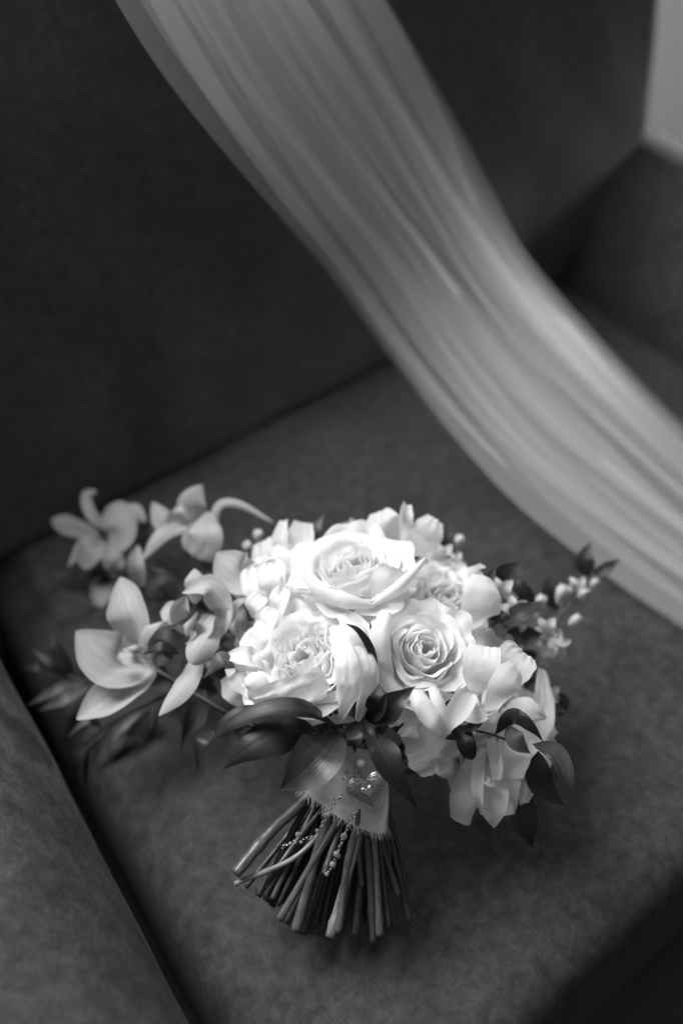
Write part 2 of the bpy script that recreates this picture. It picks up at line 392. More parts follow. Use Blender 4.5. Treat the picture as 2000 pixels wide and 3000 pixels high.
def prof_fn(vm, a, b):
    def f(v):
        v = np.asarray(v, float)
        lo = np.sin(np.pi / 2 * np.clip(v / vm, 0, 1)) ** a
        hi = np.cos(np.pi / 2 * np.clip((v - vm) / (1 - vm), 0, 1)) ** b
        return np.where(v < vm, lo, hi)
    return f
PR = {'leaf': prof_fn(.42, .85, 1.35), 'lance': prof_fn(.36, .8, 1.35), 'tepal': prof_fn(.5, .6, .85), 'petal': prof_fn(.62, .75, .5),
      'fan': prof_fn(.78, .6, .33), 'round': prof_fn(.55, .5, .5), 'strap': prof_fn(.45, .4, .6)}
CNT = [0]
def blade(parent, name, pts, hw, prof='petal', nrm=(0, 0, 1), cup=.25, ruff=0.0, rf=3, tw=(0, 0), crease=0.0, m=None, nv=22, nu=11, crum=0.0, tipc=0.0, base_w=0.06, wl=None, wr=None, en=0.05, roll=0.0, flute=0.0, ff=6, troll=0.0, pleat=0.0, pf=3):
    CNT[0] += 1; rs = random.Random(CNT[0] * 7 + 1)
    W = [C(*p) for p in pts]
    px = np.mean([p[2] for p in pts]) / FOC
    vv = np.linspace(0, 1, nv); vv = 0.5 * vv + 0.5 * (0.5 - 0.5 * np.cos(np.pi * vv))
    mid = catmull(W, nv, vv); tan = np.gradient(mid, axis=0)
    nh = [nrmz(cv(*nrm))] * nv if not isinstance(nrm[0], tuple) else [nrmz(cv(*nrm[0]) * (1 - v) + cv(*nrm[1]) * v) for v in vv]
    wd = np.maximum(PR[prof](vv), 0.0) * hw * px; wd = np.maximum(wd, base_w * hw * px * (1 - smooth(0.0, .5, vv)))
    vs = []; uv = []; ph = rs.uniform(0, 6.28); sd = rs.uniform(0, 50)
    wL = wd.copy(); wR = wd.copy()
    if wl is not None: wL = np.interp(vv, np.linspace(0, 1, len(wl)), wl) * px; wR = np.interp(vv, np.linspace(0, 1, len(wr or wl)), wr or wl) * px; wd = (wL + wR) / 2
    for i in range(nv):
        t = nrmz(tan[i]); nr = nh[i] - t * (nh[i] @ t); nr = nrmz(nr); sdv = np.cross(t, nr)
        a = rad(tw[0] + (tw[1] - tw[0]) * vv[i])
        nr, sdv = nr * math.cos(a) + sdv * math.sin(a), sdv * math.cos(a) - nr * math.sin(a)
        for k in range(nu):
            u = -1 + 2 * k / (nu - 1)
            h = cup * wd[i] * (u * u - 0.3) - crease * hw * px * math.exp(-(u / .2) ** 2) * (1 - vv[i])
            if ruff:
                h += ruff * hw * px * (abs(u) ** 1.6 * math.sin(2 * math.pi * rf * vv[i] + ph + (1.7 if u > 0 else 0)) * .7
                                      + smooth(.45, 1, vv[i]) * math.sin(math.pi * rf * u + ph) * .8)
            if tipc: h += tipc * hw * px * smooth(.6, 1, vv[i]) ** 2 * (1 - .4 * u * u)
            if roll: h -= roll * hw * px * (max(0, abs(u) - .62) / .38) ** 2 * smooth(.1, .5, vv[i])
            if flute: h += flute * hw * px * smooth(.55, 1, vv[i]) * (1.5 * noise.noise(Vector((u * ff * .62 + sd, vv[i] * 1.6, 2.0))) + .35 * math.sin(math.pi * ff * .8 * u + ph))
            if pleat: h += pleat * hw * px * smooth(.05, .5, vv[i]) * (abs(math.sin(math.pi * pf * .5 * u + ph)) ** .7 - .5)
            if troll: h -= troll * hw * px * smooth(.78, 1, vv[i]) ** 1.5
            ww = (wR[i] if u > 0 else wL[i]) * (1 + en * 2 * noise.noise(Vector((vv[i] * 5 + sd, 3.0 if u > 0 else 9.0, 0))))
            p = mid[i] + sdv * (ww * u * (1 - roll * .12 * abs(u))) + nr * h
            if crum:
                q = Vector(p * 90) + Vector((sd, 0, 0)); p = p + nr * (crum * hw * px * (noise.noise(q) + .5 * noise.noise(q * 2.7) + .25 * noise.noise(q * 6)))
            vs.append(p); uv.append((.5 + .5 * u, vv[i]))
    return mesh_obj(name, vs, grid_faces(nu, nv), m or M_ROSE, parent, uv=uv)

def tube(parent, name, pts, r, m, nside=10, n=16, taper=(1, 1), knots=(), world=False, cap=True, lumpy=0.06):
    CNT[0] += 1; sd = CNT[0] * 3.7
    W = [np.array(p, float) if world else C(*p) for p in pts]
    mid = catmull(W, n); tan = np.gradient(mid, axis=0); ref = nrmz(np.cross(tan[0], [0.3, .2, .9])); vs = []; uv = []
    for i in range(n):
        t = nrmz(tan[i]); ref = nrmz(ref - t * (ref @ t)); b = np.cross(t, ref); v = i / (n - 1)
        rr = r * (taper[0] + (taper[1] - taper[0]) * v)
        for (kv, ka) in knots: rr *= 1 + ka * math.exp(-((v - kv) / .025) ** 2)
        rr *= 1 + lumpy * noise.noise(Vector((sd, v * 6, 0)))
        for k in range(nside):
            a = 2 * math.pi * k / nside
            ra = rr * (1 + lumpy * noise.noise(Vector((math.cos(a), math.sin(a) + sd, v * 3))))
            vs.append(mid[i] + (ref * math.cos(a) + b * math.sin(a)) * ra); uv.append((k / nside, v * 4 + sd))
    f = grid_faces(nside, n, True)
    if cap:
        f.append(tuple(reversed(range(nside)))); f.append(tuple((n - 1) * nside + k for k in range(nside)))
    return mesh_obj(name, vs, f, m, parent, uv=uv)

# -------- rose
def frame(axis, spin):
    z = nrmz(axis); x = nrmz(np.cross([0.1, 1, .2], z)); y = np.cross(z, x)
    return x * math.cos(spin) + y * math.sin(spin), -x * math.sin(spin) + y * math.cos(spin), z
def rose(label, x, y, d, R_px, axis, seed, n=26, openn=1.0, ruff=0.03, spin=0.0, hfac=1.0, qmax=1.0, jit=0.05, qmin=0.0, center_drop=0.12, outer=7, reflex=1.0, squash=1.0):
    R = R_px * d / FOC; A = cv(*axis); X, Y, Z = frame(A, spin); rs = random.Random(seed)
    H0 = R * 0.95 * hfac
    mouth = C(x, y, d); base = mouth - Z * H0 * 0.92
    root = empty('rose', base, bouquet)
    root['label'] = label
    for k in range(n):
        q = qmin + (qmax - qmin) * (k / (n - 1)) ** .85; th0 = k * 2.39996 + rs.uniform(-.25, .25)
        q = min(1, max(0, q + rs.uniform(-.02, .02)))
        h = H0 * (1 - center_drop * (1 - q) ** 1.6 - .36 * q ** 2.6) * (1 + rs.uniform(-jit, jit) * (.2 + .8 * q))
        rb = R * (.13 + .50 * q) * (1 + rs.uniform(-jit, jit)); rr = R * (.09 + .52 * q + .30 * openn * q * q) * (1 + rs.uniform(-jit, jit))
        al = 2.1 + (0.88 - 2.1) * q ** .5
        al *= 1 + rs.uniform(-.12, .12)
        curl = reflex * smooth(.05, .8, q) * rs.uniform(.7, 1.3); roll = reflex * smooth(.45, .95, q) * rs.uniform(.4, 1.3)
        nu, nv = 23, 20
        uu = np.linspace(-1, 1, nu); ss = np.linspace(0, 1, nv) ** .9
        ph = rs.uniform(0, 6.28); f1 = rs.uniform(1.4, 2.6); sd = rs.uniform(0, 60); tilt = rs.uniform(-.12, .12) * (.3 + q)
        P0 = np.array([.05 * R, 0]); P1 = np.array([rb * 1.35, .02 * R]); P2 = np.array([rb * 1.08, .62 * h]); P3 = np.array([rr, h])
        vs = []; uvl = []
        for s in ss:
            for u in uu:
                point = .16 * smooth(.5, 1, q) * math.exp(-(u / .28) ** 2)
                e = s * (1 - (.05 + .25 * q) * abs(u) ** 2.6 - point * 0 + point * .35)
                b = (1 - e) ** 3 * P0 + 3 * (1 - e) ** 2 * e * P1 + 3 * (1 - e) * e * e * P2 + e ** 3 * P3
                r_, z_ = b
                k2 = smooth(.70, 1.05, e); k3 = smooth(.55, 1.0, s) * smooth(.55, 1.0, abs(u))
                r_ += R * (.15 * curl * k2 ** 1.5); z_ -= R * (.10 * curl * k2 ** 2.2)
                r_ += R * .13 * roll * k3; z_ -= R * .06 * roll * k3
                r_ *= 1 + (.11 - .05 * q) * u
                rim = smooth(.35, 1, s)
                r_ += R * ruff * rim * math.sin(f1 * math.pi * u + ph) * (.5 + q)
                z_ += R * ruff * .8 * (.25 + .75 * q) * rim * math.sin(f1 * 1.6 * math.pi * u + ph * 2) + tilt * r_ * rim * .5
                wf = .40 + .60 * math.sin(min(1, e / .6) * math.pi / 2)
                th = th0 + u * al * wf
                nz = noise.noise(Vector((u * 1.7 + sd, e * 2.5, q * 4))); r_ += R * .05 * nz * rim
                nz2 = noise.noise(Vector((u * 6 + sd, e * 7, 3))); r_ += R * .011 * nz2
                vs.append(base + X * (r_ * math.cos(th)) + Y * (r_ * math.sin(th) * squash) + Z * z_); uvl.append((.5 + .5 * u, e))
        mesh_obj('petal', vs, grid_faces(nu, nv), M_ROSE, root, uv=uvl)
    # calyx
    for k in range(5):
        a = k * 1.2566; dirv = X * math.cos(a) + Y * math.sin(a); vs = []
        nv = 8
        for i in range(nv):
            v = i / (nv - 1); wv = R * .14 * (1 - v) ** .8; c = base - Z * R * .05 + dirv * (R * (.08 + .5 * v)) + Z * (R * .28 * v * v - R * .02)
            sd_ = np.cross(dirv, Z); vs += [c - sd_ * wv, c - Z * R * .02, c + sd_ * wv]
        mesh_obj('sepal', vs, grid_faces(3, nv), M_LEAF2, root, uv=[(j / 2, i / 7) for i in range(8) for j in range(3)])
    HEADS.append(base)
    return root
HEADS = []
def flower(name, label, x, y, d):
    o = empty(name, C(x, y, d), bouquet); o['label'] = label; HEADS.append(C(x, y, d + .01)); return o

B = blade
# top rose, wide open, seen from the side
r1 = rose('fully open white rose at the top of the bouquet', 1040, 1640, .668, 194, (-.03, .74, .67), 24, n=30, openn=.9, ruff=.028, spin=.9, hfac=.78, center_drop=.05, reflex=.9, jit=.09)
B(r1, 'petal', [(1000, 1850, .69), (990, 1800, .668), (985, 1745, .655), (975, 1705, .650)], 100, nrm=((0, -.3, 1), (-.1, .1, 1)), cup=-.28, wl=[30, 62, 95, 120, 105], wr=[30, 70, 100, 118, 100], ruff=.02, crum=.05, troll=-.14, nu=19, nv=24)
B(r1, 'petal', [(1125, 1850, .69), (1130, 1790, .668), (1150, 1720, .655), (1170, 1670, .656)], 80, nrm=((.3, -.2, 1), (.4, .2, .9)), cup=-.25, wl=[30, 50, 62, 70, 55], wr=[30, 62, 85, 80, 62], ruff=.02, crum=.05, troll=-.2, nu=19, nv=24)
B(r1, 'petal', [(890, 1780, .69), (880, 1730, .68), (888, 1690, .675)], 45, 'fan', (-.4, .1, .9), cup=-.2, ruff=.06, crum=.05)
B(r1, 'petal', [(882, 1675, .655), (945, 1732, .646), (1020, 1762, .6435), (1100, 1776, .650)], 26, 'strap', (-.1, .1, 1), cup=-.75, crum=.12, en=.12, nu=15, nv=26)
B(r1, 'petal', [(1090, 1772, .650), (1150, 1735, .6465), (1200, 1690, .648), (1248, 1632, .659)], 17, 'strap', (.3, .1, .95), cup=-.75, crum=.12, en=.12, nu=13, nv=26)
# front left garden rose
r2 = rose('large ruffled white garden rose above the front leaves', 885, 1905, .634, 212, (-.25, .62, .74), 11, n=46, openn=1.0, ruff=.07, spin=1.4, hfac=.8, jit=.14, center_drop=.22)
B(r2, 'petal', [(930, 2120, .655), (880, 2080, .624), (850, 2030, .607), (835, 1985, .608)], 110, nrm=((0, -.5, 1), (-.1, .0, 1)), cup=-.22, wl=[45, 85, 118, 128, 112], wr=[40, 75, 100, 115, 95], ruff=.03, rf=2, crum=.10, troll=-.12, nu=25, nv=28, flute=.025, ff=4)
B(r2, 'petal', [(800, 2090, .645), (765, 2050, .624), (740, 2010, .612), (722, 1982, .614)], 45, nrm=((-.3, -.4, .9), (-.5, .2, .9)), cup=-.5, wl=[20, 40, 48, 40, 22], wr=[20, 40, 50, 44, 22], crum=.12, flute=.06, ff=3, nu=15)
B(r2, 'petal', [(985, 1835, .630), (1010, 1920, .606), (1015, 2010, .603), (1000, 2108, .618)], 44, nrm=((.1, .5, .8), (-.1, -.2, 1)), cup=-.25, wl=[22, 36, 40, 40, 12], wr=[20, 34, 36, 30, 8], crum=.18, en=.14, pleat=.12, pf=1.0, roll=.2, nu=23, nv=32)
B(r2, 'petal', [(1020, 1835, .636), (1062, 1920, .613), (1078, 2010, .611), (1048, 2114, .625)], 44, nrm=((.4, .5, .7), (.25, -.1, .95)), cup=-.3, wl=[18, 34, 42, 38, 10], wr=[18, 32, 36, 30, 8], crum=.18, en=.14, pleat=.12, pf=.9, roll=.2, nu=23, nv=32)
B(r2, 'petal', [(1000, 1800, .64), (1050, 1850, .622), (1075, 1930, .622), (1070, 2010, .63)], 50, nrm=((.5, .6, .6), (.6, 0, .8)), cup=-.3, wl=[20, 44, 46, 40, 20], ruff=.04, crum=.06)
B(r2, 'petal', [(905, 2120, .642), (870, 2112, .632), (835, 2092, .632)], 32, nrm=(0, -.3, 1), wl=[20, 34, 34, 24], cup=.2)
B(r2, 'petal', [(1040, 2110, .634), (990, 2105, .628), (965, 2120, .632)], 16, 'round', nrm=(0, -.2, 1), cup=.3)
# right rose with tight spiral
r3 = rose('white rose with tight spiral centre right of the garden rose', 1250, 1890, .633, 186, (.16, .46, .87), 24, n=25, openn=.95, ruff=.034, spin=2.2, hfac=.82, center_drop=.10, jit=.11)
B(r3, 'petal', [(1190, 1990, .640), (1225, 2060, .618), (1262, 2120, .612), (1285, 2158, .617)], 36, nrm=(-.3, .1, 1), cup=-.7, wl=[18, 30, 32, 10], roll=.3, crum=.18, en=.15, nu=15)
B(r3, 'petal', [(1260, 1980, .635), (1285, 2050, .62), (1310, 2120, .62), (1318, 2150, .626)], 26, nrm=(.3, .1, 1), cup=-.6, wl=[14, 22, 18, 8], roll=.4, nu=13)
B(r3, 'petal', [(1385, 1990, .645), (1350, 2060, .622), (1315, 2115, .617), (1296, 2165, .623)], 40, nrm=(.15, .15, 1), cup=.3, wl=[26, 40, 36, 20, 4], wr=[18, 34, 34, 22, 4], nu=15, crum=.05)
B(r3, 'petal', [(1150, 2040, .65), (1115, 1950, .63), (1098, 1870, .622), (1130, 1790, .632)], 40, nrm=((-.6, 0, .8), (-.4, .4, .8)), cup=-.3, wl=[20, 34, 42, 40, 22], wr=[16, 32, 40, 36, 18], crum=.07, roll=.3, nu=15, nv=28)
# lower right rose in shade
r4 = rose('shaded white rose hanging lowest at the right', 1450, 2240, .672, 150, (.15, -.15, .95), 33, n=18, openn=1.0, ruff=.04, spin=.3, hfac=.7, jit=.14, center_drop=.1)
B(r4, 'petal', [(1430, 2180, .685), (1390, 2250, .662), (1365, 2330, .655), (1350, 2412, .662)], 50, nrm=((-.3, -.2, 1), (-.5, 0, .9)), cup=-.3, wl=[24, 52, 50, 36, 22], wr=[20, 34, 46, 52, 40], crum=.07, nu=15, nv=26)
B(r4, 'petal', [(1420, 2190, .67), (1402, 2260, .648), (1400, 2330, .643), (1412, 2388, .652)], 24, nrm=(-.5, .1, .9), cup=.8, wl=[12, 22, 20, 16, 6], roll=.3, nu=13, nv=24)
B(r4, 'petal', [(1455, 2210, .675), (1450, 2290, .652), (1448, 2370, .648), (1446, 2424, .654)], 40, nrm=(.0, -.1, 1), cup=.2, wl=[20, 34, 40, 30, 3], wr=[20, 34, 42, 34, 3], crum=.07, nu=15, nv=24)
B(r4, 'petal', [(1480, 2170, .675), (1482, 2250, .655), (1480, 2330, .652), (1482, 2390, .66)], 50, nrm=(.15, -.1, 1), cup=.2, wl=[24, 40, 42, 36, 26], wr=[24, 46, 50, 40, 14], crum=.07, nu=15, nv=24)
B(r4, 'petal', [(1520, 2170, .68), (1535, 2240, .662), (1540, 2310, .66), (1532, 2355, .666)], 46, nrm=(.35, 0, .95), cup=.2, wl=[24, 44, 46, 30, 16], wr=[24, 48, 44, 26, 14], crum=.07, nu=15, nv=24)
B(r4, 'petal', [(1540, 2170, .685), (1575, 2200, .668), (1590, 2250, .666), (1585, 2285, .672)], 34, nrm=(.5, .1, .9), cup=.2, wl=[20, 36, 30, 8], crum=.08, flute=.08, ff=3, nu=15)
B(r4, 'petal', [(1440, 2160, .67), (1452, 2230, .645), (1455, 2285, .643)], 26, nrm=(-.5, .2, .9), cup=.6, wl=[14, 22, 20, 14], crum=.07, roll=.3)
B(r4, 'petal', [(1500, 2150, .668), (1510, 2210, .648), (1500, 2280, .65)], 44, nrm=(.3, .2, .9), cup=.3, wl=[20, 42, 44, 30], crum=.07)
B(r4, 'petal', [(1400, 2270, .655), (1425, 2290, .642), (1450, 2300, .644)], 14, nrm=(0, .7, .7), wl=[6, 14, 14, 6], cup=.5)
# left rear frilly flower
r5 = rose('frilly white flower between the orchids and the top rose', 810, 1700, .695, 125, (-.30, .55, .78), 45, n=22, openn=1.1, ruff=.10, spin=.9, hfac=.8, jit=.16)
for pts, hw, nn in [([(800, 1810, .70), (765, 1740, .682), (735, 1655, .69)], 48, (-.4, .3, .9)), ([(820, 1800, .70), (800, 1720, .676), (790, 1640, .684)], 44, (-.2, .3, .9)), ([(840, 1800, .695), (850, 1740, .672), (862, 1680, .678)], 40, (.2, .3, .9)),
                    ([(810, 1830, .69), (812, 1780, .668), (835, 1715, .67)], 34, (-.5, .1, .8)), ([(770, 1840, .695), (745, 1790, .678), (770, 1740, .68)], 36, (-.5, .3, .8)), ([(790, 1870, .685), (775, 1830, .667), (800, 1780, .668)], 36, (-.3, .3, .9)), ([(880, 1790, .69), (885, 1735, .68), (905, 1680, .684)], 30, (.3, .2, .9))]:
    B(r5, 'petal', pts, hw, 'fan', nn, cup=.25, flute=.16, ff=4, crum=.10, nu=21, nv=24)
r6 = rose('blurred white rose behind the spiral rose', 1320, 1735, .70, 150, (.20, .55, .80), 52, n=28, openn=1.1, ruff=.06, spin=2.9, hfac=.7, jit=.12, center_drop=.2)
B(r6, 'petal', [(1360, 1880, .71), (1395, 1810, .682), (1420, 1740, .680), (1420, 1690, .69)], 70, nrm=((.3, 0, .9), (.25, .3, .9)), cup=-.2, wl=[20, 44, 60, 58, 40], wr=[20, 50, 68, 50, 26], crum=.04, nu=17, nv=24)
B(r6, 'petal', [(1420, 1700, .71), (1400, 1680, .70), (1392, 1655, .70)], 36, nrm=(.3, .5, .8), wl=[20, 34, 36, 20], cup=-.2)
B(r6, 'petal', [(1470, 1900, .70), (1420, 1870, .69), (1400, 1840, .69)], 40, nrm=(.2, .5, .8), wl=[20, 36, 36, 20], cup=.3, ruff=.1)
r7 = rose('white rose half hidden behind the sweet pea at right', 1490, 2090, .695, 110, (.45, .05, .85), 61, n=16, openn=1.2, ruff=.05, spin=1.9, hfac=.7)
B(r7, 'petal', [(1470, 2110, .69), (1530, 2085, .668), (1570, 2088, .664), (1600, 2104, .668)], 44, nrm=(.1, .35, .95), cup=-.25, wl=[26, 44, 40, 22, 6], wr=[26, 40, 36, 22, 6], ruff=.08, rf=2, crum=.06, nu=15)
B(r7, 'petal', [(1500, 2180, .70), (1560, 2140, .69), (1590, 2060, .70), (1585, 1960, .715)], 50, nrm=(.5, .3, .8), wl=[24, 44, 48, 36, 14], cup=.2, ruff=.06, crum=.06, nu=15, nv=26)
B(r7, 'petal', [(1560, 2080, .71), (1600, 2160, .70), (1620, 2190, .705)], 44, nrm=(.5, .1, .8), wl=[20, 40, 40, 14], cup=.2, ruff=.1)
r8 = rose('white rose tucked behind the left edge of the garden rose', 730, 1890, .685, 90, (-.5, .35, .78), 71, n=14, openn=1.2, ruff=.07, spin=.2, hfac=.8)
B(r8, 'petal', [(790, 1960, .66), (730, 1925, .642), (668, 1925, .65)], 40, nrm=(-.2, .6, .8), wl=[20, 34, 30, 10], cup=.3, flute=.1, ff=3, crum=.1)
B(r8, 'petal', [(770, 2010, .67), (720, 1980, .652), (672, 1945, .655)], 44, nrm=(-.3, .2, .9), wl=[20, 44, 46, 20], cup=.3, crum=.08)
B(r8, 'petal', [(760, 2060, .69), (700, 2020, .68), (660, 1980, .685)], 46, nrm=(-.3, .2, .9), wl=[20, 44, 46, 18], cup=.3, crum=.08)

# -------- sweet peas
sp = flower('sweet_pea', 'white sweet pea with fluted upright petals at the right front', 1430, 2060, .65)
B(sp, 'petal', [(1420, 2085, .652), (1412, 2000, .630), (1412, 1940, .626), (1420, 1888, .634)], 62, nrm=(-.15, .2, 1), cup=.10, wl=[14, 46, 56, 56, 46], wr=[14, 40, 52, 52, 44], m=M_PEA, nv=30, nu=25, flute=.05, ff=5, troll=.12, crum=.03)
B(sp, 'petal', [(1430, 2060, .652), (1475, 1985, .640), (1515, 1930, .638), (1540, 1905, .646)], 62, nrm=(.1, .45, .9), cup=.10, wl=[14, 46, 62, 62, 40], wr=[14, 46, 60, 58, 40], m=M_PEA, nv=30, nu=25, flute=.07, ff=6, troll=.15, crum=.03)
B(sp, 'petal', [(1442, 2100, .636), (1468, 2050, .614), (1495, 2000, .608), (1520, 1962, .618)], 58, nrm=(.30, .15, .95), cup=-.30, wl=[20, 46, 54, 56, 40], wr=[16, 42, 54, 50, 30], m=M_PEA, nv=28, nu=21, ruff=.02, troll=.1)
B(sp, 'petal', [(1345, 2010, .648), (1365, 2060, .634), (1400, 2085, .628), (1445, 2070, .630)], 40, nrm=(-.1, -.1, 1), wl=[16, 36, 40, 30, 10], cup=.25, flute=.10, ff=3, m=M_PEA, nu=19, nv=26)
B(sp, 'petal', [(1370, 2150, .65), (1385, 2110, .636), (1400, 2070, .634)], 38, nrm=(0, -.2, 1), wl=[24, 40, 40, 24], cup=-.2, flute=.08, m=M_PEA, nu=15)
B(sp, 'keel', [(1426, 2020, .628), (1422, 2058, .620), (1432, 2092, .624)], 12, 'strap', (0, 0, 1), cup=-.3, m=M_ORCH)
sp = flower('sweet_pea', 'blurred white sweet pea standing above the top rose', 1180, 1600, .73)
B(sp, 'petal', [(1190, 1620, .735), (1150, 1570, .72), (1120, 1535, .715), (1108, 1500, .722)], 58, nrm=(-.2, .3, .9), wl=[14, 44, 56, 50, 26], wr=[14, 44, 56, 54, 34], cup=.12, flute=.08, ff=4, m=M_PEA, nu=19)
B(sp, 'petal', [(1180, 1620, .73), (1184, 1560, .712), (1186, 1510, .708), (1190, 1475, .716)], 26, nrm=(.5, .1, .9), wl=[10, 24, 24, 22, 14], cup=.5, flute=.1, ff=2, m=M_PEA)
B(sp, 'petal', [(1190, 1620, .73), (1225, 1590, .715), (1255, 1555, .71), (1275, 1520, .718)], 52, nrm=(.25, .3, .9), wl=[14, 40, 50, 46, 26], wr=[14, 40, 52, 48, 28], cup=-.15, flute=.06, ff=4, m=M_PEA, nu=19)
B(sp, 'petal', [(1230, 1650, .735), (1270, 1630, .725), (1310, 1640, .73)], 34, nrm=(.2, .3, .9), wl=[14, 32, 34, 14], cup=-.25, ruff=.08, m=M_PEA)
sp = flower('sweet_pea', 'blurred white sweet pea at the upper left of the top rose', 850, 1620, .735)
B(sp, 'petal', [(845, 1650, .735), (825, 1590, .722), (832, 1524, .73)], 28, nrm=(-.5, .2, .8), wl=[10, 26, 28, 14], cup=.5, flute=.1, ff=2, m=M_PEA)
B(sp, 'petal', [(855, 1660, .735), (875, 1600, .72), (888, 1530, .728)], 44, nrm=(.1, .3, .9), wl=[14, 40, 42, 28], cup=.2, flute=.05, m=M_PEA, nu=17)
B(sp, 'petal', [(840, 1670, .74), (790, 1640, .725), (768, 1585, .73)], 50, nrm=(-.3, .4, .8), wl=[14, 44, 48, 28], cup=.15, flute=.08, ff=4, m=M_PEA, nu=17)
B(sp, 'petal', [(860, 1660, .735), (900, 1630, .722), (925, 1590, .73)], 44, nrm=(.2, .5, .8), wl=[14, 40, 42, 24], cup=.15, flute=.08, ff=4, m=M_PEA, nu=17)
sp = flower('sweet_pea', 'grey shaded sweet pea with wavy petals under the spiral rose', 1230, 2140, .655)
B(sp, 'petal', [(1225, 2100, .66), (1235, 2165, .642), (1245, 2220, .640), (1262, 2270, .648)], 62, nrm=(-.1, 0, 1), cup=-.12, wl=[30, 50, 62, 48, 22], wr=[30, 58, 56, 52, 30], flute=.04, ff=3, m=M_PEA, nv=28, nu=21, en=.12)
B(sp, 'petal', [(1240, 2110, .655), (1190, 2085, .638), (1155, 2092, .634), (1128, 2110, .642)], 40, nrm=(-.1, .2, 1), cup=.1, wl=[16, 34, 36, 24], wr=[16, 40, 42, 26], flute=.14, ff=4, m=M_PEA, nv=26, nu=19, en=.12)
B(sp, 'petal', [(1240, 2115, .650), (1215, 2130, .634), (1170, 2155, .638)], 30, nrm=(-.1, -.1, 1), wl=[14, 30, 26, 12], cup=.2, flute=.2, ff=3, m=M_PEA, nu=17, en=.12)
B(sp, 'petal', [(1285, 2145, .652), (1312, 2185, .646), (1345, 2190, .652)], 32, nrm=(.1, .1, 1), wl=[14, 32, 34, 22], cup=.1, flute=.2, ff=4, m=M_PEA, nu=19, en=.12)
B(sp, 'petal', [(1280, 2200, .66), (1300, 2245, .652), (1318, 2275, .657)], 32, nrm=(.2, -.1, 1), wl=[20, 32, 28, 14], cup=-.1, flute=.15, ff=3, m=M_PEA, nu=15, en=.12)

# -------- orchids
def orch(name_label, x, y, d): return flower('orchid', name_label, x, y, d)
M = M_ORCH
o = orch('large pale orchid nearest the left arm of the chair', 420, 1940, .725)
B(o, 'petal', [(405, 1905, .73), (382, 1800, .715), (352, 1690, .735)], 62, 'tepal', (-.25, .25, .9), cup=.45, m=M, crease=.1, nu=15)
B(o, 'petal', [(450, 1950, .73), (330, 1935, .705), (222, 1848, .71)], 82, 'tepal', (-.15, .45, .85), cup=.28, m=M, crease=.1, nu=15)
B(o, 'petal', [(455, 1965, .725), (345, 2030, .705), (224, 2108, .70)], 66, 'tepal', (-.3, .45, .8), cup=.45, m=M, crease=.12, nu=15)
B(o, 'petal', [(500, 1835, .73), (450, 1830, .70), (420, 1870, .70), (432, 1915, .71)], 22, 'strap', ((-.3, .5, .8), (-.7, 0, .6)), cup=-.4, m=M)
B(o, 'lip', [(440, 1950, .72), (395, 1925, .70), (350, 1905, .703)], 34, 'round', (-.1, .4, .9), cup=.6, ruff=.15, m=M)
B(o, 'column', [(440, 1935, .715), (405, 1905, .695), (375, 1900, .693)], 15, 'strap', (0, .3, 1), cup=-.7, m=M)
o = orch('pale orchid with hooded petal beside the white roses', 585, 1840, .70)
B(o, 'petal', [(620, 1890, .70), (660, 1800, .685), (615, 1720, .68), (533, 1738, .685)], 42, 'tepal', ((-.5, .2, .8), (-.4, .6, .7)), cup=.45, m=M, nu=15, nv=28)
B(o, 'petal', [(570, 1770, .705), (572, 1710, .695), (570, 1665, .70)], 32, 'tepal', (.1, .2, 1), cup=-.3, m=M)
B(o, 'petal', [(560, 1860, .71), (525, 1800, .70), (545, 1745, .70)], 32, 'tepal', (.4, .1, .9), cup=.5, m=M)
B(o, 'petal', [(535, 1825, .715), (500, 1795, .715), (470, 1792, .72)], 34, 'tepal', (-.1, .4, .9), cup=.2, m=M)
B(o, 'petal', [(640, 1830, .69), (600, 1880, .675), (560, 1946, .67)], 42, 'petal', (-.3, -.1, 1), cup=-.4, m=M, tw=(20, -20))
B(o, 'petal', [(585, 1900, .70), (545, 2000, .675), (465, 2098, .668)], 36, 'tepal', (-.3, .35, .9), cup=-.25, m=M, nu=13)
B(o, 'column', [(575, 1790, .70), (553, 1825, .685), (548, 1865, .684)], 17, 'strap', (-.1, .1, 1), cup=-.8, m=M)
B(o, 'lip', [(575, 1900, .70), (600, 1850, .682), (625, 1800, .685)], 32, 'round', (-.5, .2, .8), cup=.6, ruff=.12, m=M)
B(o, 'lip', [(560, 1890, .70), (555, 1868, .68), (575, 1850, .68)], 18, 'round', (-.2, .5, .8), cup=.4, m=M)
B(o, 'petal', [(640, 1905, .70), (620, 1910, .685), (600, 1935, .685)], 26, 'round', (0, -.1, 1), cup=-.3, m=M)
o = orch('pale orchid pressed against the frilly white flower', 700, 1760, .71)
B(o, 'petal', [(790, 1690, .72), (700, 1680, .70), (633, 1618, .705)], 66, 'tepal', (-.2, .4, .9), cup=.35, m=M, nu=15)
B(o, 'petal', [(750, 1750, .70), (690, 1765, .685), (672, 1830, .68), (705, 1880, .685)], 20, 'strap', ((-.3, .6, .7), (-.8, 0, .6)), cup=-.4, m=M)
B(o, 'lip', [(735, 1850, .70), (705, 1820, .695), (705, 1780, .70)], 26, 'round', (-.3, .1, .9), cup=.4, ruff=.1, m=M)
o = orch('blurred pale orchid above the others with one long narrow petal', 570, 1540, .79)
B(o, 'petal', [(540, 1545, .795), (485, 1530, .785), (446, 1470, .79)], 34, 'tepal', (-.3, .4, .8), cup=.3, m=M)
B(o, 'petal', [(560, 1545, .795), (563, 1480, .78), (592, 1420, .785)], 42, 'tepal', (.1, .2, 1), cup=-.3, tw=(0, 30), m=M)
B(o, 'petal', [(585, 1535, .785), (480, 1560, .765), (418, 1640, .765)], 26, 'tepal', (-.1, .5, .8), cup=-.3, m=M)
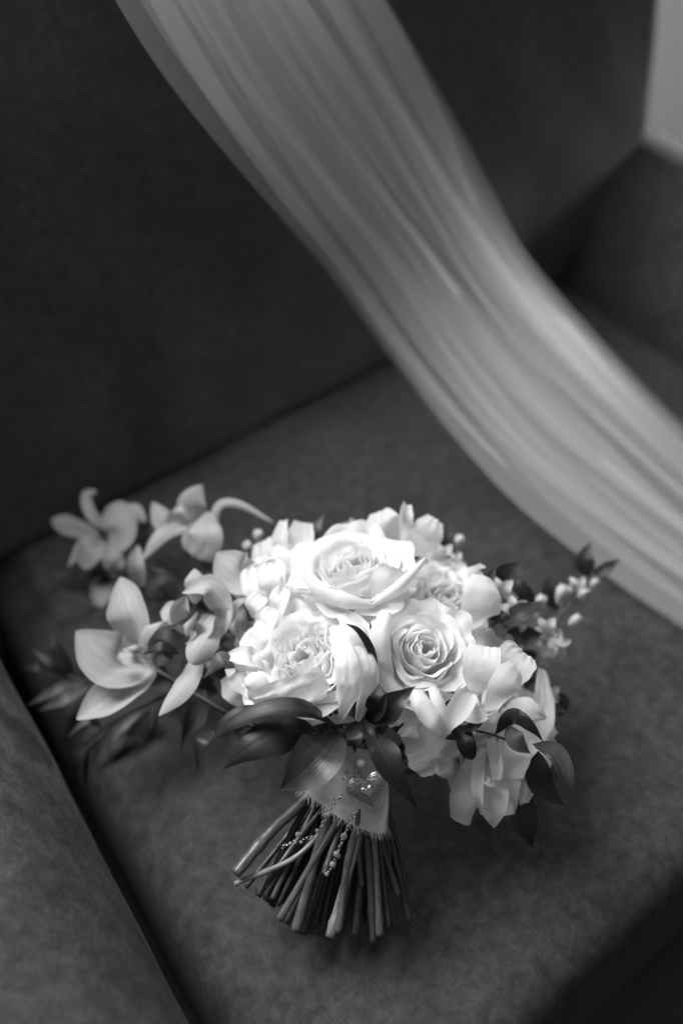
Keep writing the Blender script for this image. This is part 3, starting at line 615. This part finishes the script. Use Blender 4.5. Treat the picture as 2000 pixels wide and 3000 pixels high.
B(o, 'petal', [(610, 1500, .785), (600, 1570, .765), (565, 1628, .77)], 60, 'fan', (.1, .1, 1), cup=-.2, ruff=.06, m=M)
B(o, 'petal', [(625, 1560, .79), (640, 1480, .785), (700, 1475, .785), (803, 1532, .795)], 15, 'strap', (0, .6, .8), cup=-.4, m=M)
B(o, 'lip', [(560, 1530, .785), (530, 1505, .77), (525, 1480, .772)], 20, 'round', (-.3, .2, .9), cup=.6, m=M)
o = orch('darkest blurred orchid in the shadow of the chair back', 300, 1580, .85)
B(o, 'petal', [(320, 1610, .855), (355, 1555, .835), (335, 1470, .84)], 55, 'petal', (-.2, .2, 1), cup=.3, m=M)
B(o, 'petal', [(330, 1560, .85), (270, 1510, .845), (250, 1450, .85), (285, 1440, .85)], 18, 'strap', (-.3, .3, .9), cup=-.3, m=M)
B(o, 'petal', [(330, 1550, .855), (385, 1490, .85), (425, 1530, .845)], 22, 'strap', (.1, .5, .8), cup=-.3, m=M)
B(o, 'petal', [(310, 1590, .85), (250, 1590, .84), (200, 1660, .845)], 22, 'tepal', (-.1, .4, .9), cup=-.3, m=M)
B(o, 'petal', [(300, 1590, .85), (270, 1610, .835), (238, 1660, .84)], 42, 'petal', (-.1, .4, .9), cup=.2, m=M)
B(o, 'lip', [(320, 1590, .845), (330, 1630, .83), (345, 1670, .835)], 32, 'round', (0, .2, 1), cup=.4, ruff=.2, m=M)
B(o, 'petal', [(330, 1680, .86), (300, 1730, .85), (288, 1785, .855)], 34, 'tepal', (-.2, .2, 1), cup=.3, m=M)
B(o, 'petal', [(415, 1720, .80), (398, 1660, .79), (405, 1595, .795)], 26, 'tepal', (.2, .2, 1), cup=.4, m=M)
B(o, 'petal', [(290, 1570, .865), (200, 1540, .865), (150, 1520, .87)], 30, 'tepal', (-.2, .4, .9), cup=.2, m=M)

# -------- leaves
def leaf(pts, hw, prof='leaf', nrm=(0, .3, 1), cup=.25, tw=(0, 0), m=None, parent=None, **k):
    return blade(parent or bouquet, 'leaf', pts, hw, prof, nrm, cup, tw=tw, m=m or M_LEAF, nu=13, nv=26, crease=k.pop('crease', .06), **k)
leaf([(985, 2125, .632), (910, 2078, .602), (800, 2072, .597), (705, 2105, .600), (640, 2148, .606), (610, 2210, .612)], 32, 'lance', ((.0, .5, .8), (-.2, .6, .7)), cup=-.25)
leaf([(850, 2120, .63), (740, 2085, .612), (660, 2110, .612), (618, 2185, .62)], 24, 'lance', (-.1, .6, .8), cup=-.2)
leaf([(935, 2145, .63), (840, 2140, .607), (740, 2185, .598), (648, 2258, .605)], 62, 'leaf', (-.05, .35, .95), cup=-.22)
leaf([(870, 2120, .632), (780, 2120, .615), (725, 2165, .612)], 34, 'leaf', (-.1, .5, .85), cup=-.2)
leaf([(985, 2140, .63), (945, 2200, .594), (880, 2270, .590), (815, 2318, .600)], 72, 'leaf', (-.12, .25, .95), cup=.28)
leaf([(1060, 2110, .632), (1110, 2180, .605), (1150, 2260, .600), (1226, 2374, .612)], 48, 'leaf', (.3, .1, .95), cup=.22, tw=(-40, 20))
leaf([(1040, 2100, .632), (1080, 2150, .613), (1115, 2230, .612)], 20, 'lance', (-.2, .4, .9), cup=.3)
leaf([(1020, 2120, .63), (1040, 2160, .612), (1038, 2208, .615)], 24, 'lance', (0, .2, 1), cup=.2)
leaf([(1070, 2110, .63), (1120, 2090, .608), (1165, 2050, .605), (1218, 2008, .612)], 40, 'leaf', (.2, .3, .95), cup=.3, tw=(30, -20))
leaf([(1075, 2115, .63), (1105, 2060, .607), (1110, 2000, .612)], 34, 'leaf', (-.3, .2, .95), cup=.35)
leaf([(1100, 2010, .635), (1090, 1920, .618), (1050, 1850, .612), (1005, 1824, .612)], 16, 'lance', (.5, .4, .8), cup=.3)
leaf([(1090, 1960, .635), (1092, 1890, .625), (1082, 1815, .628)], 14, 'lance', (0, .3, 1), cup=.2)
leaf([(625, 2140, .64), (590, 2180, .63), (578, 2270, .635)], 24, 'lance', (-.3, .3, .9), cup=.3)
leaf([(690, 1955, .655), (650, 1930, .64), (595, 1990, .645)], 28, 'leaf', (-.1, .5, .9), cup=-.3, m=M_LEAF3)
leaf([(525, 1915, .68), (470, 1895, .672), (408, 1922, .68)], 18, 'lance', (0, .5, .9), cup=-.2)
leaf([(585, 1780, .69), (525, 1830, .672), (470, 1840, .68)], 9, 'lance', (-.2, .4, .9), cup=.2)
# right side
spr = empty('leaf_sprig', C(1380, 2110, .65), bouquet); spr['label'] = 'curling leafy sprig in front of the shaded right rose'
tube(spr, 'twig', [(1290, 2110, .655), (1370, 2135, .638), (1450, 2155, .635), (1530, 2190, .64)], .0008, M_STEM, nside=6)
leaf([(1450, 2150, .637), (1500, 2095, .625), (1560, 2130, .625), (1595, 2180, .635)], 26, 'lance', (.1, .6, .8), cup=-.3, parent=spr, m=M_LEAF)
leaf([(1490, 2125, .628), (1510, 2170, .622), (1555, 2210, .628)], 30, 'leaf', (.2, .3, .9), cup=.3, parent=spr, m=M_LEAF3)
leaf([(1560, 2180, .64), (1625, 2210, .635), (1660, 2300, .635), (1662, 2372, .645)], 34, 'leaf', ((.2, .5, .8), (.6, .2, .8)), cup=.4, parent=spr, m=M_LEAF3)
leaf([(1575, 2200, .66), (1580, 2290, .66), (1655, 2365, .668)], 42, 'leaf', (.1, .3, .9), cup=.3, parent=spr, m=M_LEAF)
leaf([(1290, 2110, .645), (1310, 2140, .63), (1355, 2172, .635)], 26, 'leaf', (-.1, .1, 1), cup=.3, parent=spr)
leaf([(1350, 2120, .642), (1365, 2180, .632), (1385, 2225, .638)], 28, 'strap', (0, .1, 1), cup=.3, parent=spr)
leaf([(1350, 2140, .642), (1390, 2125, .63), (1425, 2095, .635)], 16, 'leaf', (0, .5, .9), cup=.3, parent=spr)
leaf([(1470, 2300, .69), (1530, 2390, .67), (1560, 2490, .68)], 48, 'leaf', (.1, .2, 1), cup=.2, m=M_LEAF2)
leaf([(1370, 1780, .70), (1410, 1740, .70), (1455, 1650, .71)], 34, 'leaf', (.2, .3, .9), cup=.2, m=M_LEAF2)
leaf([(1555, 1810, .745), (1530, 1740, .735), (1495, 1680, .74)], 30, 'leaf', (-.3, .3, .9), cup=.3, m=M_LEAF2)
leaf([(1630, 1790, .79), (1615, 1730, .785), (1605, 1680, .79)], 34, 'leaf', (.2, .2, 1), cup=.2, m=M_LEAF2)
leaf([(1640, 2100, .73), (1640, 2060, .725), (1600, 2120, .72)], 30, 'leaf', (.3, .3, .9), m=M_LEAF2)
leaf([(930, 1590, .76), (925, 1550, .755), (950, 1505, .76)], 18, 'lance', (0, .3, .9), m=M_LEAF3)
leaf([(1295, 1620, .77), (1310, 1570, .765), (1330, 1540, .77)], 14, 'lance', (0, .3, .9), m=M_LEAF2)

# -------- bud sprigs at the right
def bud(parent, x, y, d, r, ang, open_=False, m=M_BUD):
    a = rad(ang)
    for k in range(5 if open_ else 3):
        da = (k - (2 if open_ else 1)) * (62 if open_ else 16); aa = a + rad(da); ln = r * (2.0 if open_ else 2.2)
        B(parent, 'bud_petal', [(x - math.cos(a) * r, y + math.sin(a) * r, d), (x + math.cos(aa) * ln * .3, y - math.sin(aa) * ln * .3, d - .005 - .002 * (k % 2)), (x + math.cos(aa) * ln * .8, y - math.sin(aa) * ln * .8, d - .002)], r * (.5 if open_ else .55), 'tepal', (.15 * (k - 1.5), .3, 1), cup=(.3 if open_ else -.6), m=m, nv=12, nu=7)
def sprig(label, path, buds, leaves, r=.0012):
    s = empty('bud_sprig', C(*path[0]), bouquet); s['label'] = label
    tube(s, 'twig', path, r, M_STEM2, nside=7)
    for (x, y, d, rr, an, op) in buds:
        # pedicel from nearest path point
        pp = catmull(np.array(path, float), 30); i = int(np.argmin((pp[:, 0] - x) ** 2 + (pp[:, 1] - y) ** 2)); i = max(0, i - 4)
        tube(s, 'pedicel', [tuple(pp[i]), ((pp[i][0] + x) / 2 + 6, (pp[i][1] + y) / 2, (pp[i][2] + d) / 2), (x, y, d)], .0008, M_STEM2, nside=6, n=8)
        bud(s, x, y, d, rr, an, op)
    for l in leaves: leaf(*l[:2], **l[2], parent=s)
    return s
sprig('bud sprig reaching farthest right towards the veil', [(1480, 1900, .73), (1590, 1850, .745), (1680, 1760, .765), (1740, 1680, .785)],
      [(1575, 1775, .755, 22, 60, False), (1640, 1750, .765, 24, 70, False), (1690, 1725, .77, 26, 60, True), (1735, 1715, .78, 16, 50, False), (1675, 1825, .755, 20, 40, False), (1600, 1850, .735, 30, 120, True), (1625, 1885, .735, 30, -50, True)],
      [([(1725, 1690, .785), (1712, 1640, .78), (1730, 1585, .785)], 28, dict(m=M_LEAF2, nrm=(-.2, .2, 1))), ([(1735, 1690, .785), (1775, 1665, .78), (1818, 1635, .785)], 18, dict(m=M_LEAF2, nrm=(.2, .5, .8)))])
sprig('cluster of small pale blossoms beside the blurred rose', [(1420, 1850, .72), (1480, 1800, .715), (1530, 1760, .715)],
      [(1505, 1790, .71, 30, 100, True), (1535, 1810, .712, 28, 20, True), (1465, 1740, .72, 34, 110, True), (1510, 1850, .72, 36, -20, True), (1570, 1920, .73, 30, 80, True), (1605, 2040, .73, 26, 40, True)], [])
sprig('small pale bud standing behind the top of the bouquet', [(1330, 1680, .76), (1335, 1640, .765), (1343, 1600, .77)], [(1345, 1595, .77, 18, 90, False), (1300, 1630, .76, 26, 120, True), (1330, 1650, .755, 24, 60, True)], [], r=.0008)
sprig('small pale bud cluster behind the left sweet pea', [(1060, 1600, .78), (1040, 1570, .785), (1030, 1545, .79)], [(1030, 1550, .79, 20, 90, True), (1010, 1575, .785, 18, 130, False)], [], r=.0008)
sprig('tiny bud cluster behind the frilly flower', [(770, 1640, .77), (755, 1600, .775), (752, 1580, .78)], [(755, 1580, .775, 18, 90, False), (735, 1610, .775, 18, 130, False)], [], r=.0008)

# -------- drooping dark foliage at the left
fs = empty('leaf_sprig', C(450, 2020, .74), bouquet); fs['label'] = 'dark drooping leaf sprig below the front orchid'
rs = random.Random(5)
tube(fs, 'twig', [(600, 1980, .70), (480, 2040, .735), (340, 2110, .76), (250, 2180, .77)], .0012, M_STEM, nside=7)
for pts, hw, mm in [([(300, 2130, .765), (255, 2110, .755), (195, 2165, .755)], 14, M_LEAF3), ([(380, 2090, .75), (300, 2180, .75), (265, 2250, .76)], 16, M_LEAF2), ([(420, 2080, .75), (340, 2150, .745), (315, 2230, .752)], 14, M_LEAF3),
                    ([(440, 2080, .76), (390, 2200, .765), (345, 2365, .785)], 34, M_LEAF2), ([(360, 2110, .76), (330, 2170, .75), (318, 2228, .752)], 10, M_LEAF3), ([(460, 2080, .76), (455, 2150, .76), (452, 2200, .765)], 12, M_LEAF2),
                    ([(560, 2060, .73), (545, 2130, .735), (528, 2210, .745)], 12, M_LEAF2), ([(600, 2020, .73), (560, 2100, .735), (545, 2155, .74)], 52, M_LEAF3), ([(250, 2180, .77), (225, 2230, .77), (225, 2300, .78)], 18, M_LEAF2)]:
    leaf(pts, hw, 'lance', (-.2, .3, .9), parent=fs, m=mm)
fs2 = empty('leaf_sprig', C(250, 1990, .79), bouquet); fs2['label'] = 'blurred dark leaf sprig beside the left arm'
tube(fs2, 'twig', [(360, 1990, .77), (250, 1995, .785), (130, 1950, .80)], .0012, M_STEM, nside=7)
for pts, hw, mm in [([(250, 2000, .785), (170, 2020, .775), (75, 2070, .78)], 20, M_LEAF3), ([(260, 2010, .785), (190, 2045, .77), (110, 2085, .778)], 24, M_LEAF3), ([(200, 1985, .79), (160, 1940, .785), (90, 1900, .79)], 26, M_LEAF2),
                    ([(220, 1980, .79), (170, 1910, .785), (150, 1850, .79)], 22, M_LEAF2), ([(150, 1960, .80), (110, 1950, .795), (70, 1960, .80)], 20, M_LEAF2)]:
    leaf(pts, hw, 'leaf', (-.2, .4, .9), parent=fs2, m=mm)
# dark leaves filling the depth of the bouquet
for i in range(46):
    a = rs.uniform(0, 1); cx = rs.uniform(450, 1500); cy = rs.uniform(1640, 2130) if cx > 700 else rs.uniform(1650, 2050)
    dd = (.70 if cx > 700 else .765) + rs.uniform(-.005, .03) + max(0, (1900 - cy)) * .00016
    an = math.atan2(cy - 2000, cx - 1050) + rs.uniform(-.6, .6); ln = rs.uniform(90, 150)
    leaf([(cx, cy, dd), (cx + math.cos(an) * ln * .5, cy + math.sin(an) * ln * .5, dd - .008), (cx + math.cos(an) * ln, cy + math.sin(an) * ln, dd + .004)], rs.uniform(24, 42), 'leaf', (rs.uniform(-.4, .4), rs.uniform(0, .6), .9), m=rs.choice([M_LEAF, M_LEAF2, M_LEAF2]))
for pts, hw in [([(330, 1700, .85), (250, 1690, .86), (150, 1730, .87)], 36), ([(380, 1620, .85), (430, 1560, .85), (500, 1500, .86)], 30), ([(520, 1700, .81), (450, 1720, .81), (420, 1730, .815)], 40), ([(640, 1680, .80), (560, 1640, .80), (480, 1610, .81)], 20), ([(520, 1760, .79), (480, 1700, .79), (420, 1720, .795)], 26)]:
    leaf(pts, hw, 'leaf', (0, .5, .9), m=M_LEAF2)
tube(bouquet, 'stem', [(900, 1900, .72), (700, 1700, .77), (600, 1560, .80), (560, 1530, .80)], .0022, M_STEM)
tube(bouquet, 'stem', [(850, 1950, .72), (560, 1800, .79), (380, 1640, .85), (310, 1590, .86)], .0024, M_STEM)

# -------- stems below the ribbon
BIND = (1040, 2250, .655)
ST = [  # end x, y, depth, start x at ribbon, radius px, tone, knots
    (690, 2560, .622, 905, 19, 1, ((.9, .15),)), (688, 2590, .626, 990, 9, 2, ((.86, .25),)), (755, 2625, .642, 930, 12, 0, ()), (780, 2640, .64, 950, 16, 0, ((.8, .3),)), (797, 2655, .644, 965, 12, 0, ()),
    (818, 2695, .622, 1010, 13, 1, ()), (840, 2705, .63, 1000, 11, 0, ()), (866, 2728, .622, 975, 17, 1, ((.72, .22),)), (885, 2735, .634, 1000, 14, 0, ()), (918, 2716, .64, 1020, 11, 0, ()), (938, 2738, .64, 1030, 11, 0, ()),
    (966, 2745, .628, 1075, 15, 2, ()), (990, 2732, .618, 1050, 12, 1, ((.62, .25),)), (1000, 2712, .64, 1055, 10, 0, ()), (1042, 2742, .634, 1060, 14, 0, ()), (1094, 2762, .622, 1062, 12, 0, ()), (1112, 2742, .622, 1085, 13, 1, ((.3, .18),)),
    (1138, 2716, .628, 1105, 10, 0, ()), (1152, 2714, .634, 1115, 10, 0, ()), (1200, 2700, .64, 1130, 12, 0, ()), (1140, 2600, .645, 1120, 12, 0, ()), (1185, 2590, .65, 1140, 10, 0, ()),
    (720, 2600, .65, 930, 9, 0, ()), (850, 2650, .655, 980, 12, 0, ()), (900, 2690, .652, 1000, 12, 0, ()), (960, 2700, .654, 1030, 12, 0, ()), (1020, 2700, .652, 1050, 12, 0, ()), (1075, 2710, .65, 1070, 12, 0, ()), (800, 2560, .632, 960, 11, 0, ()), (880, 2600, .636, 1000, 11, 0, ()), (950, 2560, .626, 1020, 11, 1, ()), (1060, 2600, .632, 1060, 11, 0, ())]
MS = [M_STEM, M_STEM2, M_STEM3]
_r = random.Random(77)
for k in range(16):
    ex = _r.uniform(730, 1190); ST.append((ex, 2740 - abs(ex - 1010) * .35 - _r.uniform(0, 60), _r.uniform(.630, .652), 1020 + (ex - 1000) * .42 + _r.uniform(-20, 20), _r.uniform(8, 12), _r.choice([0, 0, 0, 1]), ()))
for i, (ex, ey, ed, sx, rp, tone, kn) in enumerate(ST):
    rs2 = random.Random(i + 90); sy = 2325 + (sx - 900) * .25
    dx = (sx - 1014) * .645 / FOC; lay = 1 - 2 * min(1, max(0, (ed - .618) / .037))
    sd = .6565 - math.sqrt(max(.00002, .0235 ** 2 - dx * dx)) * lay
    mx, my = (sx + ex) / 2 + rs2.uniform(-7, 7), (sy + ey) / 2 + rs2.uniform(-6, 6)
    if i == 1: mx, my = 880, 2500
    kn = tuple(kn) + ((rs2.uniform(.45, .95), rs2.uniform(.08, .3)),) * (rs2.random() < .7)
    so = tube(bouquet, 'stem', [(1040 + (sx - 1040) * .5, 2180, .655), (sx, sy, sd), (mx, my, (sd + ed) / 2), (ex, ey, ed)], rp * .54 / FOC, MS[tone], nside=14, n=44, knots=kn, taper=(.95, 1.05), lumpy=.05)
    ax = nrmz(C(ex, ey, ed) - C(mx, my, (sd + ed) / 2)); c0 = C(ex, ey, ed) + ax * .0003; X, Y, Z = frame(ax, 0); rr = rp * .54 / FOC * .95
    mesh_obj('cut_end', [c0 + Z * .0002] + [c0 + (X * math.cos(q * .6283) + Y * math.sin(q * .6283)) * rr * rs2.uniform(.85, 1) for q in range(10)], [(0, 1 + q, 1 + (q + 1) % 10) for q in range(10)], M_STEM3, so, uv=[(.5, .5)] * 11, smooth_=False)
# stems up to the heads
b3 = C(*BIND)
for hpos in HEADS:
    mid = b3 * .5 + hpos * .5 + np.array([0, 0, -.012])
    tube(bouquet, 'stem', [b3, mid, hpos], .0024, M_STEM, world=True)

# -------- ribbon wrap with frayed edge
def ribbon():
    n, m = 26, 64
    top = C(1050, 2165, .652); bot = C(1012, 2362, .655); ax = nrmz(bot - top)
    side = nrmz(np.cross(ax, -FWD)); dep = np.cross(side, ax)
    if dep @ (-FWD) < 0: dep = -dep
    vs = []; uv = []; rim = []
    for i in range(n):
        v = i / (n - 1); c = top + (bot - top) * v
        r = .0225 + .0075 * v ** 1.5
        for k in range(m):
            a = 2 * math.pi * k / m
            sl = -.009 * math.cos(a) * v          # lower edge slants
            rr = r * (1 + .03 * math.sin(3 * a + 7 * v) * v + .06 * noise.noise(Vector((math.cos(a) * 2, math.sin(a) * 2, v * 3 + a * .3))))
            rr += .0008 * math.sin(9 * v + 2 * a)
            p = c + side * math.cos(a) * rr * 1.0 + dep * math.sin(a) * rr * .9 + ax * (sl + .0012 * noise.noise(Vector((a * 4, v * 2, 8))) * v)
            vs.append(p); uv.append((k / m, v))
            if i == n - 1: rim.append(p)
    o = mesh_obj('ribbon_wrap', vs, grid_faces(m, n, True), M_RIB, bouquet, uv=uv)
    o['label'] = 'pale frayed gauze ribbon bound round the stems'
    # frayed threads
    rs = random.Random(3); V = []; Fc = []
    for k in range(420):
        q = rs.uniform(0, m); i = int(q) % m; f = q - int(q); p = rim[i] * (1 - f) + rim[(i + 1) % m] * f
        c = bot; outd = nrmz(p - c - ax * ((p - c) @ ax))
        ln = rs.uniform(.002, .007); d = nrmz(ax + outd * rs.uniform(-.1, .5) + side * rs.uniform(-.6, .6)); wv = np.cross(d, outd) * rs.uniform(.0001, .00025)
        p = p - ax * .0008 + outd * .0002
        b = len(V); e1 = p + d * ln * .5 + outd * rs.uniform(0, .0006); e2 = p + d * ln + side * rs.uniform(-.001, .001)
        V += [p - wv, p + wv, e1 + wv, e1 - wv, e2 + wv * .5, e2 - wv * .5]; Fc += [(b, b + 1, b + 2, b + 3), (b + 3, b + 2, b + 4, b + 5)]
    fo = mesh_obj('frayed_edge', V, Fc, M_RIB, o, uv=[(0.5, 0.5)] * len(V)); fo['kind'] = 'stuff'
    return top, bot, ax, side, dep
RT = ribbon()

# ================================================================ LOCKET AND CHAINS
def heart_curve(n):
    out = []
    for k in range(n):
        t = 2 * math.pi * k / n
        out.append((16 * math.sin(t) ** 3 / 17, (13 * math.cos(t) - 5 * math.cos(2 * t) - 2 * math.cos(3 * t) - math.cos(4 * t)) / 17))
    return np.array(out)
lc = C(1078, 2318, .617); locket = empty('heart_locket', lc); tag(locket, 'engraved silver heart locket pinned to the ribbon wrap', 'locket')
ln_ = cv(-.12, .12, 1); lx = nrmz(np.cross(UPV, ln_)); lx = nrmz(lx); ly = np.cross(ln_, lx)
ra = rad(18); lx, ly = lx * math.cos(ra) + ly * math.sin(ra), ly * math.cos(ra) - lx * math.sin(ra)
def heart(name, size, z0, z1, bev, m, parent, off=(0, 0)):
    hc = heart_curve(72); vs = []; rows = [(1.0, z0), (1.0, z1 - bev * .5), (1 - bev * 12 / 1, z1), (.6, z1 + bev * .25), (.25, z1 + bev * .4), (.02, z1 + bev * .45)]
    rows = [(1.0, z0), (1.0, z1 - bev), (.97, z1 - bev * .3), (.92, z1), (.6, z1 + bev * .5), (.25, z1 + bev * .8), (.01, z1 + bev * .85)]
    for (s, z) in rows:
        for (hx, hy) in hc: vs.append(lc + lx * (hx * s * size + off[0]) + ly * (hy * s * size + off[1]) + ln_ * z)
    f = grid_faces(72, len(rows), True); f.append(tuple(reversed(range(72))))
    return mesh_obj(name, vs, f, m, parent, origin=lc)
LS = .0132
case = heart('case', LS, -.0035, .0012, .0010, M_ENGR, locket)
def heart_rim(name, size, z, r, m, parent):
    hc = heart_curve(90); vs = []
    for k in range(90):
        t = nrmz(np.append(hc[(k + 1) % 90] - hc[k - 1], 0)); nn = np.array([t[1], -t[0]])
        for j in range(8):
            a = 2 * math.pi * j / 8; rr = math.cos(a) * r; zz = math.sin(a) * r
            q = hc[k] * size + nn * rr; vs.append(lc + lx * q[0] + ly * q[1] + ln_ * (z + zz))
    f = []
    for k in range(90):
        for j in range(8): f.append((k * 8 + j, ((k + 1) % 90) * 8 + j, ((k + 1) % 90) * 8 + (j + 1) % 8, k * 8 + (j + 1) % 8))
    return mesh_obj(name, vs, f, m, parent, origin=lc)
heart_rim('rim', LS * 1.0, .0004, .0007, M_SILVER, locket); heart_rim('rim', LS * .88, .0012, .0003, M_SILVER, locket); heart_rim('rim', LS * 1.02, -.0022, .0007, M_SILVER, locket)
heart('raised_heart', LS * .36, .001, .0026, .0009, M_SILVER, locket, (-.0002, .0002))

def ball(name, c, r, m, parent, nu=14, nv=9, sq=1.0):
    vs = []
    for j in range(nv):
        p = math.pi * j / (nv - 1)
        for i in range(nu):
            a = 2 * math.pi * i / nu; vs.append(np.array(c) + r * np.array([math.sin(p) * math.cos(a), math.sin(p) * math.sin(a) * sq, math.cos(p)]))
    return mesh_obj(name, vs, grid_faces(nu, nv, True), m, parent, origin=c)
def ring(name, c, r, rt, axis, m, parent, sx=1.0, nside=6, n=16, spin=0):
    X, Y, Z = frame(axis, spin); vs = []
    for i in range(n):
        a = 2 * math.pi * i / n; rd = X * math.cos(a) * sx + Y * math.sin(a)
        for j in range(nside):
            b = 2 * math.pi * j / nside; vs.append(np.array(c) + rd * (r + rt * math.cos(b)) + Z * rt * math.sin(b))
    f = []
    for i in range(n):
        for j in range(nside): f.append((i * nside + j, ((i + 1) % n) * nside + j, ((i + 1) % n) * nside + (j + 1) % nside, i * nside + (j + 1) % nside))
    return mesh_obj(name, vs, f, m, parent, origin=c)
for (bx_, by_) in ((1046, 2272), (1082, 2285)): ring('hinge_loop', C(bx_, by_, .6165), .0011, .0005, cv(.6, .4, .3), M_SILVER, locket)

pin = empty('pearl_pin', C(1057, 2240, .625)); tag(pin, 'pearl headed pin with small silver ornaments above the heart locket', 'pin')
ball('pearl', C(1057, 2238, .6205), .0029, M_PEARL, pin, 20, 13)
tube(pin, 'shaft', [(1057, 2238, .621), (1063, 2275, .620), (1068, 2300, .6195)], .00035, M_SILVER, nside=6)
rs = random.Random(8)
for k in range(11):
    x, y = rs.gauss(1035, 14), rs.gauss(2262, 16)
    ring('filigree_loop', C(x, y, .6245 - rs.uniform(0, .002)), rs.uniform(.0009, .0019), .00035, cv(rs.uniform(-.6, .6), rs.uniform(-.6, .6), .8), M_CHAIN, pin)
for (x, y) in ((1066, 2222), (1080, 2267), (1004, 2282), (976, 2341), (1020, 2300)): ball('small_bead', C(x, y, .623), .0009, M_SILVER, pin, 10, 7)

def chain(label, path, beads):
    root = empty('beaded_chain', C(*path[0])); tag(root, label, 'chain', group='bead chains hanging from the ribbon wrap')
    P = catmull([C(*p) for p in path], 200); seg = np.linalg.norm(np.diff(P, axis=0), axis=1); cum = np.concatenate([[0], np.cumsum(seg)]); tot = cum[-1]
    n = int(tot / .0021)
    bp = [C(*b[:3]) for b in beads]
    for k in range(n):
        s = tot * (k + .5) / n; i = int(np.searchsorted(cum, s)); i = min(max(i, 1), 198); p = P[i]; t = nrmz(P[i + 1] - P[i - 1])
        if any(np.linalg.norm(p - q) < .0022 for q in bp): continue
        side = nrmz(np.cross(t, -FWD)); up = np.cross(side, t)
        ax = up if k % 2 else nrmz(side + up * .4); X = t; Y = np.cross(ax, t)
        vs = []
        for a_ in range(12):
            a = 2 * math.pi * a_ / 12; rd = X * math.cos(a) * .00145 + Y * math.sin(a) * .0009
            for j in range(5):
                b = 2 * math.pi * j / 5; vs.append(p + rd * (1 + .28 * math.cos(b)) + ax * .0003 * math.sin(b))
        f = [(a_ * 5 + j, ((a_ + 1) % 12) * 5 + j, ((a_ + 1) % 12) * 5 + (j + 1) % 5, a_ * 5 + (j + 1) % 5) for a_ in range(12) for j in range(5)]
        mesh_obj('link', vs, f, M_CHAIN, root, origin=p)
    for b in beads: ball('bead', C(*b[:3]), b[3], M_BEAD, root, 12, 8)
chain('left bead chain looping from the frayed ribbon over the stems', [(1000, 2330, .622), (972, 2365, .6205), (952, 2400, .6195), (936, 2428, .6185), (915, 2452, .6175), (885, 2458, .6165), (850, 2470, .6165), (825, 2482, .618)],
      [(957, 2388, .6185, .0021), (929, 2434, .617, .0014), (914, 2453, .6165, .0012), (882, 2467, .616, .0012), (873, 2445, .6165, .0018), (851, 2472, .616, .0014)])
chain('right bead chain hanging straight down from under the heart locket', [(1045, 2375, .619), (1028, 2402, .6185), (1015, 2432, .6175), (1006, 2455, .6165), (993, 2485, .616), (984, 2512, .6155), (973, 2535, .6155), (958, 2562, .6165)],
      [(1029, 2399, .618, .0010), (1007, 2450, .616, .0022), (985, 2502, .615, .0021), (990, 2508, .6155, .0016), (974, 2533, .615, .0021), (957, 2561, .616, .0015)])
